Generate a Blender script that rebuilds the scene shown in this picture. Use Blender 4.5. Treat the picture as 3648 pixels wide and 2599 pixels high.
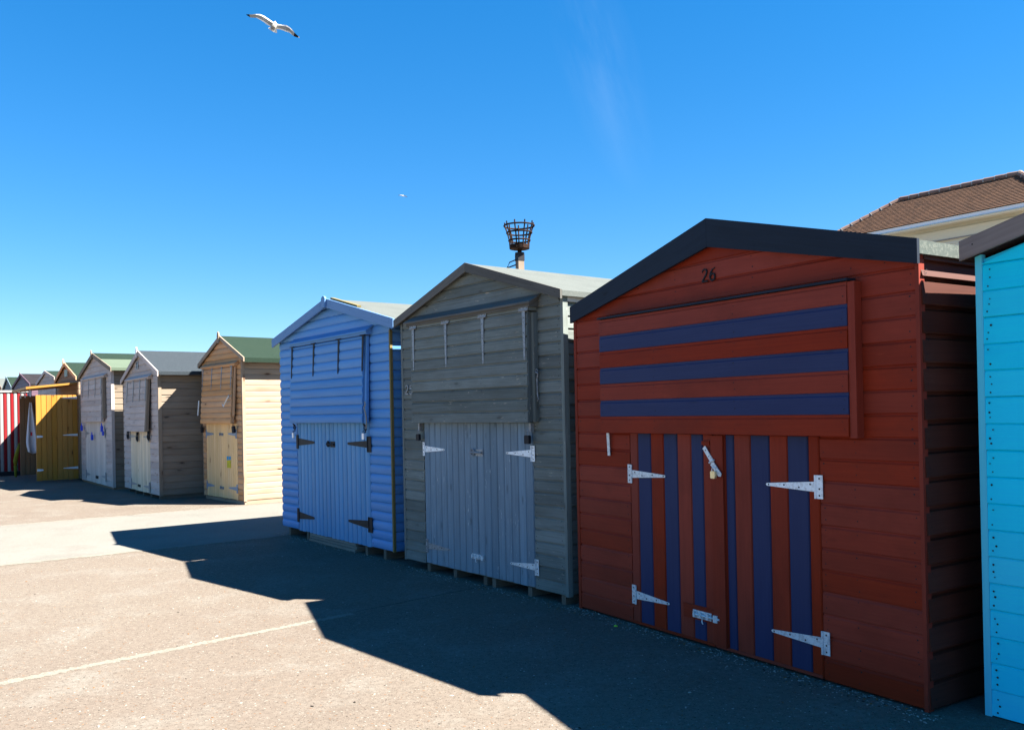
import bpy, bmesh, math, random
from mathutils import Vector, Matrix
R = math.radians
random.seed(7)
for o in list(bpy.data.objects): bpy.data.objects.remove(o)
scene = bpy.context.scene
COL = scene.collection

# ------------------------------------------------------------------ camera
cam_d = bpy.data.cameras.new('camera'); cam = bpy.data.objects.new('camera', cam_d); COL.objects.link(cam)
scene.camera = cam
PITCH, ROLL, FPX = R(0.3), R(1.15), 3100.0
cam.location = (0, 0, 1.5)
cam.rotation_mode = 'QUATERNION'
M = Matrix.Rotation(R(90) + PITCH, 3, 'X') @ Matrix.Rotation(-ROLL, 3, 'Z')
cam.rotation_quaternion = M.to_quaternion()
cam_d.sensor_fit = 'HORIZONTAL'; cam_d.sensor_width = 36.0
cam_d.lens = FPX / 3648 * 36
cy = 1461 - FPX * math.tan(PITCH) / math.cos(ROLL)
cam_d.shift_y = (cy - 2599 / 2) / 3648
cam_d.clip_start = 0.05; cam_d.clip_end = 3000

# ------------------------------------------------------------------ sky and sun
AZ, EL = R(101.7), R(46.0)            # azimuth clockwise from +Y
w = bpy.data.worlds.new('World'); scene.world = w; w.use_nodes = True
nt = w.node_tree; nt.nodes.clear()
sky = nt.nodes.new('ShaderNodeTexSky'); sky.sky_type = 'NISHITA'; sky.sun_disc = False
sky.sun_elevation = EL; sky.sun_rotation = AZ
sky.air_density = 1.0; sky.dust_density = 0.0; sky.ozone_density = 9.0; sky.altitude = 0
hs = nt.nodes.new('ShaderNodeHueSaturation'); hs.inputs['Saturation'].default_value = 1.425; hs.inputs['Hue'].default_value = 0.503
bg = nt.nodes.new('ShaderNodeBackground'); bg.inputs['Strength'].default_value = 0.056
wo = nt.nodes.new('ShaderNodeOutputWorld')
gm = nt.nodes.new('ShaderNodeGamma'); gm.inputs[1].default_value = 0.72
nt.links.new(sky.outputs[0], gm.inputs[0]); nt.links.new(gm.outputs[0], hs.inputs['Color'])
# faint wisps of high cloud, fixed in the sky by direction
tc = nt.nodes.new('ShaderNodeTexCoord')
mp = nt.nodes.new('ShaderNodeMapping'); mp.inputs['Scale'].default_value = (22.0, 4.0, 5.0)
nz = nt.nodes.new('ShaderNodeTexNoise'); nz.inputs['Scale'].default_value = 1.6; nz.inputs['Detail'].default_value = 7; nz.inputs['Roughness'].default_value = 0.55
rp = nt.nodes.new('ShaderNodeMapRange'); rp.inputs[1].default_value = 0.40; rp.inputs[2].default_value = 0.75; rp.inputs[3].default_value = 0.0; rp.inputs[4].default_value = 0.11
mx = nt.nodes.new('ShaderNodeMix'); mx.data_type = 'RGBA'; mx.inputs['B'].default_value = (2.4, 3.2, 4.0, 1)
nt.links.new(tc.outputs['Generated'], mp.inputs[0]); nt.links.new(mp.outputs[0], nz.inputs['Vector'])
nt.links.new(nz.outputs[0], rp.inputs[0])
m2 = nt.nodes.new('ShaderNodeMapping'); m2.vector_type = 'POINT'; m2.inputs['Location'].default_value = (0.0, 0.0, 0.0)
sb = nt.nodes.new('ShaderNodeVectorMath'); sb.operation = 'SUBTRACT'; sb.inputs[1].default_value = (0.100, 0.925, 0.368)
sc2 = nt.nodes.new('ShaderNodeMapping'); sc2.inputs['Scale'].default_value = (20.0, 1.0, 6.0)
ln_ = nt.nodes.new('ShaderNodeVectorMath'); ln_.operation = 'LENGTH'
ms = nt.nodes.new('ShaderNodeMapRange'); ms.inputs[1].default_value = 0.0; ms.inputs[2].default_value = 0.85; ms.inputs[3].default_value = 1.0; ms.inputs[4].default_value = 0.0
ml = nt.nodes.new('ShaderNodeMath'); ml.operation = 'MULTIPLY'
nt.links.new(tc.outputs['Generated'], sb.inputs[0]); m2.inputs['Rotation'].default_value = (0, R(20), 0); nt.links.new(sb.outputs[0], m2.inputs[0]); nt.links.new(m2.outputs[0], sc2.inputs[0]); nt.links.new(m2.outputs[0], mp.inputs[0]); nt.links.new(sc2.outputs[0], ln_.inputs[0]); nt.links.new(ln_.outputs['Value'], ms.inputs[0])
nt.links.new(ms.outputs[0], ml.inputs[0]); nt.links.new(rp.outputs[0], ml.inputs[1]); nt.links.new(ml.outputs[0], mx.inputs['Factor'])
nt.links.new(hs.outputs[0], mx.inputs['A']); nt.links.new(mx.outputs['Result'], bg.inputs['Color'])
nt.links.new(bg.outputs[0], wo.inputs['Surface'])

sun_d = bpy.data.lights.new('sun', 'SUN'); sun = bpy.data.objects.new('sun', sun_d); COL.objects.link(sun)
sun_d.energy = 5.0; sun_d.angle = R(0.5); sun_d.color = (1.0, 0.955, 0.87)
sdir = Vector((math.sin(AZ) * math.cos(EL), math.cos(AZ) * math.cos(EL), math.sin(EL)))
sun.rotation_mode = 'QUATERNION'; sun.rotation_quaternion = sdir.to_track_quat('Z', 'Y')
sun.location = (20, 0, 20)

scene.view_settings.view_transform = 'Standard'; scene.view_settings.look = 'None'
scene.view_settings.exposure = 2.55; scene.view_settings.gamma = 1.0
scene.render.resolution_x = 1024; scene.render.resolution_y = 729
scene.render.engine = 'CYCLES'

# ------------------------------------------------------------------ materials
MATS = {}
class NB:
    """tiny node-building helper"""
    def __init__(s, name, rough=0.7):
        s.m = bpy.data.materials.new(name); s.m.use_nodes = True; s.t = s.m.node_tree
        s.b = s.t.nodes['Principled BSDF']; s.b.inputs['Roughness'].default_value = rough
        if 'Specular IOR Level' in s.b.inputs: s.b.inputs['Specular IOR Level'].default_value = 0.15
        MATS[name] = s.m
    def n(s, kind, **kw):
        nd = s.t.nodes.new('ShaderNode' + kind)
        for k, v in kw.items():
            if k in nd.inputs.keys(): s.set(nd, k, v)
            else: setattr(nd, k, v)
        return nd
    def set(s, nd, k, v):
        if isinstance(v, bpy.types.NodeSocket): s.t.links.new(v, nd.inputs[k])
        else: nd.inputs[k].default_value = v
    def noise(s, vec, scale, detail=4, rough=0.55, dist=0.0):
        nd = s.n('TexNoise', Scale=scale, Detail=detail, Roughness=rough, Distortion=dist); s.t.links.new(vec, nd.inputs['Vector']); return nd.outputs[0]
    def rng(s, v, a, b, c=0.0, d=1.0):
        nd = s.n('MapRange'); s.t.links.new(v, nd.inputs[0])
        for i, x in enumerate((a, b, c, d)): nd.inputs[i + 1].default_value = x
        return nd.outputs[0]
    def mix(s, f, a, b, mode='MIX'):
        nd = s.n('Mix'); nd.data_type = 'RGBA'; nd.blend_type = mode
        for k, v in (('Factor', f), ('A', a), ('B', b)):
            if isinstance(v, bpy.types.NodeSocket): s.t.links.new(v, nd.inputs[k])
            else: nd.inputs[k].default_value = v if k == 'Factor' else (*v[:3], 1)
        return nd.outputs['Result']
    def math(s, op, a, b=0.0):
        nd = s.n('Math', operation=op)
        for i, v in enumerate((a, b)):
            if isinstance(v, bpy.types.NodeSocket): s.t.links.new(v, nd.inputs[i])
            else: nd.inputs[i].default_value = v
        return nd.outputs[0]
    def mapv(s, vec, scale):
        nd = s.n('Mapping'); s.t.links.new(vec, nd.inputs[0]); nd.inputs['Scale'].default_value = scale; return nd.outputs[0]
    def bump(s, h, strength=0.3, dist=0.003):
        nd = s.n('Bump', Strength=strength, Distance=dist); s.t.links.new(h, nd.inputs['Height']); s.t.links.new(nd.outputs[0], s.b.inputs['Normal'])
    def out(s, col): s.t.links.new(col, s.b.inputs['Base Color'])

def wood(name, base, dark, grain=0.5, blotch=0.35, tint=0.25, knots=0.0, knotcol=(0.12, 0.05, 0.02), fleck=0.0, fleckcol=(0.5, 0.5, 0.5), rough=0.75, ring=0.0, bump=0.25, ksize=1.0, stain=0.0, staincol=(0.3,0.3,0.28)):
    b = NB(name, rough)
    uv = b.n('UVMap', uv_map='uv').outputs[0]; rn = b.n('UVMap', uv_map='rnd').outputs[0]
    sx = b.n('SeparateXYZ'); b.t.links.new(rn, sx.inputs[0]); r0, r1 = sx.outputs[0], sx.outputs[1]
    g = b.noise(b.mapv(uv, (2.2, 90, 1)), 1.0, 5, 0.6, 0.4)
    g2 = b.noise(b.mapv(uv, (1.2, 22, 1)), 1.0, 4, 0.6, 0.8)
    lo = b.noise(b.mapv(uv, (1.4, 5, 1)), 1.0, 4, 0.6)
    c = b.mix(b.math('MULTIPLY', b.rng(g, 0.42, 0.72), grain), base, dark)
    c = b.mix(b.math('MULTIPLY', b.rng(g2, 0.5, 0.75), grain * 0.8), c, dark)
    c = b.mix(b.math('MULTIPLY', b.rng(lo, 0.45, 0.8), blotch), c, dark)
    v = b.n('HueSaturation'); b.t.links.new(c, v.inputs['Color'])
    b.t.links.new(b.rng(r0, 0, 1, 1 - tint, 1 + tint * 0.8), v.inputs['Value'])
    b.t.links.new(b.rng(r1, 0, 1, 1 - tint * 0.5, 1 + tint * 0.3), v.inputs['Saturation'])
    c = v.outputs[0]
    h = g
    if knots > 0:
        vo = b.n('TexVoronoi', Scale=1.0, Randomness=1.0); dv = b.noise(b.mapv(uv, (9, 25, 1)), 1.0, 2)
        mp_ = b.mapv(uv, (3.6 / ksize, 10.5 / ksize, 1)); ad = b.n('VectorMath', operation='ADD'); b.t.links.new(mp_, ad.inputs[0])
        cb = b.n('CombineXYZ'); b.t.links.new(b.math('MULTIPLY', dv, 0.22), cb.inputs[0]); b.t.links.new(b.math('MULTIPLY', dv, 0.12), cb.inputs[1]); b.t.links.new(cb.outputs[0], ad.inputs[1])
        b.t.links.new(ad.outputs[0], vo.inputs['Vector'])
        sc = b.n('SeparateColor'); b.t.links.new(vo.outputs['Color'], sc.inputs[0])
        on = b.rng(sc.outputs[0], 0.28, 0.3)
        k = b.math('MULTIPLY', b.rng(vo.outputs['Distance'], 0.05, 0.16, 1, 0), on)
        halo = b.math('MULTIPLY', b.rng(vo.outputs['Distance'], 0.1, 0.42, 1, 0), on)
        c = b.mix(b.math('MULTIPLY', halo, knots * 0.4), c, dark)
        c = b.mix(b.math('MULTIPLY', k, knots), c, knotcol)
    if stain > 0:
        st = b.noise(b.mapv(uv, (1.0, 1.6, 1)), 1.7, 5, 0.65)
        c = b.mix(b.math('MULTIPLY', b.rng(st, 0.5, 0.7), stain), c, staincol)
    if fleck > 0:
        f1 = b.noise(b.mapv(uv, (9, 60, 1)), 1.0, 5, 0.7); f2 = b.noise(b.mapv(uv, (2.0, 2.0, 1)), 1.0, 3)
        fm = b.math('MULTIPLY', b.rng(f1, 0.60, 0.66), b.rng(f2, 0.5, 0.62))
        c = b.mix(b.math('MULTIPLY', fm, fleck), c, fleckcol)
    b.out(c); b.bump(h, bump, 0.002)
    return b.m

wood('blue_paint', (0.08966, 0.2608, 0.5418), (0.0489, 0.1696, 0.4334), 0.30, 0.3, 0.09, fleck=0.5, fleckcol=(0.2348, 0.3286, 0.5461), rough=0.5)
wood('blue_paint_door', (0.1054, 0.2854, 0.4999), (0.05747, 0.1855, 0.3999), 0.30, 0.3, 0.09, fleck=0.5, fleckcol=(0.2758, 0.3596, 0.5039), rough=0.5)
wood('blue_paint_faded', (0.121, 0.2376, 0.432), (0.06912, 0.1584, 0.3312), 0.3, 0.4, 0.08, rough=0.55)
wood('grey_paint', (0.161, 0.1844, 0.1739), (0.08433, 0.09537, 0.08441), 0.55, 0.6, 0.25, knots=0.55, knotcol=(0.04598, 0.0445, 0.03974), fleck=0.75, fleckcol=(0.6437, 0.534, 0.3974), stain=0.35, staincol=(0.08433, 0.07629, 0.04968))
wood('grey_paint_door', (0.1808, 0.2469, 0.3014), (0.09641, 0.1385, 0.1739), 0.45, 0.5, 0.14, knots=0.5, knotcol=(0.0482, 0.06024, 0.06955), fleck=0.8, fleckcol=(0.5784, 0.6024, 0.5796))
wood('grey_roof_board', (0.1217, 0.117, 0.103), (0.05616, 0.05148, 0.0468), 0.6, 0.5, 0.2)
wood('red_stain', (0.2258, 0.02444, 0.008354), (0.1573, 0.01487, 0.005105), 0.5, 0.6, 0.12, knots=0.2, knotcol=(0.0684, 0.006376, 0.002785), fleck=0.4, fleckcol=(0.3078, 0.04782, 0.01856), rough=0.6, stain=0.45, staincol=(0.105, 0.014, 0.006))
wood('red_stain_side_shade', (0.06861, 0.02026, 0.01247), (0.03896, 0.00935, 0.005456), 0.5, 0.5, 0.2, knots=0.4, fleck=0.6, fleckcol=(0.1091, 0.06234, 0.04674), rough=0.6)  # red stain darkened for the side wall, its shade put into the colour
wood('indigo_paint', (0.02079, 0.03103, 0.09029), (0.01247, 0.01909, 0.06653), 0.35, 0.5, 0.08, knots=0.3, knotcol=(0.008316, 0.01432, 0.03802), rough=0.55)
wood('navy_paint', (0.01152, 0.01872, 0.0324), (0.00576, 0.00864, 0.0144), 0.4, 0.4, 0.1, knots=0.5, knotcol=(0.00216, 0.00288, 0.00432), rough=0.6)
wood('pine', (0.27, 0.205, 0.15), (0.19, 0.115, 0.06), 0.35, 0.3, 0.09, knots=1.0, knotcol=(0.055, 0.02, 0.008), rough=0.65, ksize=1.6)  # sunlit copy of the pine, colour darkened to offset the sun on it
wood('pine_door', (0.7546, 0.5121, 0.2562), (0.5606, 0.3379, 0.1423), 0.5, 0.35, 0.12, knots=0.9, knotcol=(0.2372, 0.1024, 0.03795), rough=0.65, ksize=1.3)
wood('pine_front', (0.5355, 0.3055, 0.1514), (0.3534, 0.1731, 0.07812), 0.5, 0.45, 0.16, knots=0.9, knotcol=(0.1071, 0.05092, 0.0293), stain=0.3, staincol=(0.3641, 0.2546, 0.166), ksize=1.4)  # shaded copy of the pine, colour lightened to offset the shade on fronts
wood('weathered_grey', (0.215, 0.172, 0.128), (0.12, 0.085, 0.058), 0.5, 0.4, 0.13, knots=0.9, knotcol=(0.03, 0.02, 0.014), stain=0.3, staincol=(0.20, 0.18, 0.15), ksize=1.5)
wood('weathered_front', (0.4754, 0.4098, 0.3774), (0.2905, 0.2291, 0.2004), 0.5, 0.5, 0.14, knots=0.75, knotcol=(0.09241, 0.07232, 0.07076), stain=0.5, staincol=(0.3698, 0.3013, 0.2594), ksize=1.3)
wood('weathered_pale', (0.5437, 0.4844, 0.4349), (0.3756, 0.3263, 0.2868), 0.5, 0.4, 0.12, knots=0.7, knotcol=(0.08895, 0.06922, 0.06922))
wood('cream_door', (0.68, 0.5758, 0.4147), (0.4798, 0.3496, 0.2262), 0.5, 0.4, 0.15, knots=0.4)
wood('orange_pine', (0.3413, 0.163, 0.02966), (0.2584, 0.1061, 0.01483), 0.45, 0.4, 0.09, knots=1.0, knotcol=(0.05536, 0.01516, 0.003559), rough=0.5, ksize=1.5)
wood('brown_board', (0.22, 0.13, 0.07), (0.12, 0.07, 0.04), 0.5, 0.5, 0.15, knots=0.4)
wood('turquoise_paint', (0.006, 0.6414, 0.855), (0.0045, 0.5102, 0.855), 0.25, 0.45, 0.05, fleck=0.1, fleckcol=(0.003, 0.2916, 0.5244), rough=0.5, bump=0.4)
wood('turquoise_edge', (0.08, 0.588, 0.756), (0.048, 0.42, 0.588), 0.3, 0.4, 0.05)
wood('driftwood', (0.2048, 0.172, 0.1556), (0.1147, 0.09419, 0.086), 0.5, 0.4, 0.1, knots=0.7, knotcol=(0.03276, 0.02457, 0.02457))
wood('purple_paint', (0.14, 0.084, 0.112), (0.07, 0.042, 0.056), 0.4, 0.4, 0.15)
wood('lilac_board', (0.1318, 0.1261, 0.1605), (0.08592, 0.08024, 0.1031), 0.4, 0.4, 0.2)
wood('pale_blue_paint', (0.129, 0.1777, 0.2006), (0.08592, 0.129, 0.1576), 0.3, 0.3, 0.08)
wood('white_paint', (0.2235, 0.2235, 0.2178), (0.1777, 0.1777, 0.1719), 0.25, 0.3, 0.04)
wood('red_paint', (0.1719, 0.005731, 0.008592), (0.1204, 0.002866, 0.005731), 0.25, 0.3, 0.05)
wood('yellow_batten', (0.1777, 0.1433, 0.05731), (0.1204, 0.09168, 0.03438), 0.4, 0.4, 0.1)
wood('skid_wood', (0.13, 0.11, 0.085), (0.06, 0.05, 0.04), 0.5, 0.5, 0.2)
wood('grey_step_wood', (0.22, 0.21, 0.18), (0.11, 0.10, 0.09), 0.6, 0.6, 0.25)
wood('fascia_white', (0.72, 0.76, 0.80), (0.62, 0.66, 0.7), 0.1, 0.2, 0.03)  # lighter copy of white_paint, colour raised to offset shade on the fascia
wood('cream_paint', (0.5565, 0.5416, 0.4362), (0.4815, 0.4664, 0.3612), 0.15, 0.3, 0.03)

def metal(name, col, rust=None, amt=0.4, rough=0.45, met=0.6, sc=60):
    b = NB(name, rough); b.b.inputs['Metallic'].default_value = met
    ob = b.n('TexCoord').outputs['Object']; n1 = b.noise(ob, sc, 4, 0.65)
    c = b.mix(b.math('MULTIPLY', b.rng(n1, 0.48, 0.62), amt), col, rust or tuple(x * 0.5 for x in col))
    b.out(c); b.bump(n1, 0.3, 0.001); return b.m
metal('galvanised', (0.60, 0.66, 0.70), (0.30, 0.30, 0.32), 0.55, met=0.25)
metal('galvanised_white', (0.80, 0.84, 0.86), (0.45, 0.42, 0.40), 0.5, met=0.1)
metal('steel_blue', (0.24, 0.30, 0.38), (0.16, 0.18, 0.2), 0.4, met=0.2)
metal('dull_steel', (0.26, 0.28, 0.30), (0.14, 0.13, 0.12), 0.6, met=0.3)
metal('black_iron', (0.018, 0.018, 0.022), (0.008, 0.008, 0.008), 0.5, 0.55, 0.2)
metal('brass', (0.72, 0.60, 0.35), (0.5, 0.4, 0.2), 0.4, 0.35, 0.6)
metal('rusty_iron', (0.011, 0.0052, 0.0036), (0.04, 0.015, 0.006), 0.9, 0.8, 0.1, 9)
metal('nail_rust', (0.016, 0.008, 0.005), (0.05, 0.02, 0.01), 0.5, 0.8, 0.1)
metal('nail_dark', (0.02, 0.02, 0.025), (0.01, 0.01, 0.01), 0.5, 0.7, 0.1)
metal('blue_plastic', (0.02, 0.07, 0.55), (0.015, 0.05, 0.4), 0.3, 0.4, 0.0)
metal('silver', (0.75, 0.78, 0.82), (0.5, 0.5, 0.5), 0.3, 0.3, 0.4)
metal('rope_grey', (0.30, 0.29, 0.26), (0.18, 0.17, 0.15), 0.6, 0.9, 0.0)

def felt(name, base, spot, scale=220, amt=0.8, bl=(0, 0, 0), blamt=0.3):
    b = NB(name, 0.95); ob = b.n('TexCoord').outputs['Object']
    n1 = b.noise(ob, scale, 2, 0.7); n2 = b.noise(ob, 3.2, 5, 0.6); n3 = b.noise(ob, scale * 0.3, 3, 0.7)
    c = b.mix(b.math('MULTIPLY', b.rng(n1, 0.5, 0.62), amt), base, spot)
    c = b.mix(b.math('MULTIPLY', b.rng(n3, 0.55, 0.7), amt * 0.6), c, spot)
    c = b.mix(b.math('MULTIPLY', b.rng(n2, 0.45, 0.7), blamt), c, bl)
    b.out(c); b.bump(n1, 0.6, 0.003); return b.m
felt('green_felt', (0.008024, 0.01834, 0.01146), (0.02292, 0.03898, 0.02751), 160, 0.8, (0.01376, 0.02522, 0.01605), 0.5)
felt('pale_green_felt', (0.07734, 0.1031, 0.07163), (0.09456, 0.1204, 0.0888), 90, 0.5, (0.06304, 0.08592, 0.05731), 0.4)
felt('slate_felt', (0.01862, 0.02436, 0.03009), (0.05444, 0.06593, 0.07452), 130, 0.8, (0.02578, 0.03152, 0.03725), 0.4)
felt('pale_felt', (0.0848, 0.094, 0.08712), (0.1101, 0.1169, 0.1077), 90, 0.7, (0.06418, 0.07105, 0.06652), 0.5)
felt('dark_felt', (0.01576, 0.0129, 0.01433), (0.03152, 0.02866, 0.03152), 90, 0.7)
felt('mossy_felt', (0.07163, 0.08592, 0.07734), (0.1204, 0.1318, 0.1146), 60, 0.8, (0.04585, 0.05731, 0.04871), 0.6)
felt('pebble_white', (0.2149, 0.212, 0.2006), (0.1719, 0.1662, 0.1547), 60, 0.5)
felt('shell_bit', (0.336, 0.312, 0.272), (0.272, 0.248, 0.208), 60, 0.5)
felt('stone_bit', (0.16, 0.12, 0.088), (0.12, 0.088, 0.064), 60, 0.5)
felt('dark_bit', (0.028, 0.024, 0.02), (0.04, 0.032, 0.024), 60, 0.5)
felt('amber_bit', (0.208, 0.096, 0.028), (0.16, 0.072, 0.024), 60, 0.5)
felt('lime_plastic', (0.36, 0.68, 0.064), (0.32, 0.6, 0.04), 60, 0.3)
felt('cloth_white', (0.576, 0.592, 0.64), (0.496, 0.52, 0.592), 20, 0.5, (0.36, 0.4, 0.528), 0.4)
felt('cloth_red', (0.6, 0.03, 0.05), (0.5, 0.02, 0.04), 20, 0.4)
felt('cloth_yellow', (0.1925, 0.1925, 0.021), (0.14, 0.147, 0.0175), 20, 0.5)
felt('sticker_blue', (0.064, 0.336, 0.6), (0.08, 0.4, 0.64), 60, 0.3)
felt('sticker_yellow', (0.6, 0.496, 0.04), (0.28, 0.336, 0.064), 28, 0.8)
felt('plaque_glass', (0.30, 0.46, 0.44), (0.16, 0.30, 0.30), 18, 0.6)
felt('feather_white', (0.6776, 0.6855, 0.6776), (0.6147, 0.6226, 0.6147), 30, 0.4)
felt('feather_grey', (0.2859, 0.2791, 0.2586), (0.3538, 0.3403, 0.3063), 30, 0.6)
felt('feather_black', (0.012, 0.012, 0.015), (0.02, 0.02, 0.02), 30, 0.4)
felt('beak_orange', (0.75, 0.35, 0.05), (0.7, 0.3, 0.05), 30, 0.3)

# roof tiles
b = NB('roof_tile', 0.8); uv = b.n('UVMap', uv_map='uv').outputs[0]; rn = b.n('UVMap', uv_map='rnd').outputs[0]
br = b.n('TexBrick', Scale=1.0); b.t.links.new(uv, br.inputs['Vector'])
br.inputs['Brick Width'].default_value = 0.17; br.inputs['Row Height'].default_value = 5.0; br.inputs['Mortar Size'].default_value = 0.006; br.offset = 0.0
br.inputs['Color1'].default_value = (0.065, 0.036, 0.023, 1); br.inputs['Color2'].default_value = (0.12, 0.064, 0.04, 1); br.inputs['Mortar'].default_value = (0.05, 0.03, 0.02, 1)
n1 = b.noise(b.mapv(uv, (6, 40, 1)), 1.0, 3, 0.6)
c = b.mix(b.rng(n1, 0.42, 0.62), br.outputs[0], (0.07, 0.045, 0.033)); c = b.mix(b.math('MULTIPLY', b.rng(b.noise(b.mapv(uv, (3, 13, 1)), 1.0, 2), 0.52, 0.6), 0.7), c, (0.24, 0.125, 0.07))
b.out(c)
b = NB('ridge_tile', 0.8); ob = b.n('TexCoord').outputs['Object']; b.out(b.mix(b.rng(b.noise(ob, 3.0), 0.35, 0.65), (0.15, 0.085, 0.068), (0.21, 0.14, 0.11)))
b = NB('lime_mortar', 0.9); ob = b.n('TexCoord').outputs['Object']; b.out(b.mix(b.rng(b.noise(ob, 12.0), 0.35, 0.65), (0.36, 0.35, 0.31), (0.27, 0.25, 0.23)))

# exposed aggregate concrete
def aggregate(name, base, base2, patchcol, stone=1.0, fine=1.0):
    b = NB(name, 0.95); b.b.inputs['Specular IOR Level'].default_value = 0.03; g = b.n('TexCoord').outputs['Object']
    warp = b.noise(g, 30, 2)
    lo = b.noise(g, 0.35, 5, 0.6); mid = b.noise(g, 1.7, 6, 0.65); hi = b.noise(g, 26, 4, 0.7)
    c = b.mix(b.rng(lo, 0.38, 0.62), base, base2); c = b.mix(b.math('MULTIPLY', b.rng(b.noise(g, 0.9, 7, 0.7, 0.6), 0.56, 0.66), 0.35), c, tuple(x * 0.78 for x in base))
    c = b.mix(b.math('MULTIPLY', b.rng(mid, 0.50, 0.68), 0.75), c, patchcol)
    c = b.mix(b.math('MULTIPLY', b.rng(hi, 0.42, 0.66), 0.5 * fine), c, tuple(x * 0.62 for x in base))
    h = hi
    for sc, thr, col, amt, rad in ((46, 0.80, (0.46, 0.43, 0.37), 0.9, 0.28), (60, 0.74, (0.06, 0.045, 0.035), 0.85, 0.27), (50, 0.93, (0.36, 0.15, 0.04), 0.85, 0.30), (105, 0.60, (0.42, 0.37, 0.31), 0.75, 0.34), (115, 0.62, (0.08, 0.06, 0.045), 0.8, 0.33), (24, 0.965, (0.52, 0.50, 0.44), 0.8, 0.22)):
        ad = b.n('VectorMath', operation='ADD'); b.t.links.new(b.mapv(g, (0.9, 1.7, 1)), ad.inputs[0])
        cb = b.n('CombineXYZ'); b.t.links.new(b.math('MULTIPLY', warp, 0.03), cb.inputs[0]); b.t.links.new(b.math('MULTIPLY', hi, 0.03), cb.inputs[1]); b.t.links.new(cb.outputs[0], ad.inputs[1])
        vo = b.n('TexVoronoi', Scale=float(sc)); b.t.links.new(ad.outputs[0], vo.inputs['Vector'])
        s2 = b.n('SeparateColor'); b.t.links.new(vo.outputs['Color'], s2.inputs[0])
        m_ = b.math('MULTIPLY', b.rng(s2.outputs[0], thr, thr + 0.01), b.rng(vo.outputs['Distance'], rad * 0.7, rad, 1, 0))
        c = b.mix(b.math('MULTIPLY', m_, amt * stone), c, tuple(q * 0.5 for q in col))
        h = b.math('ADD', h, b.math('MULTIPLY', m_, 0.6))
    b.out(c); b.bump(h, 0.55, 0.004); return b.m
aggregate('aggregate_concrete', (0.1391, 0.1121, 0.09049), (0.151, 0.1261, 0.1017), (0.1747, 0.1577, 0.1345))
aggregate('smooth_concrete', (0.1576, 0.1503, 0.1306), (0.1719, 0.1645, 0.1445), (0.149, 0.1362, 0.1195), 0.18, 0.5)
aggregate('sandy_joint', (0.192, 0.1764, 0.1453), (0.1816, 0.1635, 0.1349), (0.2023, 0.192, 0.1609), 0.6, 0.8)
b = NB('ground_crack', 0.95); b.out(b.mix(b.rng(b.noise(b.n('TexCoord').outputs['Object'], 20.0), 0.4, 0.6), (0.04, 0.035, 0.03), (0.10, 0.08, 0.065)))

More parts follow.
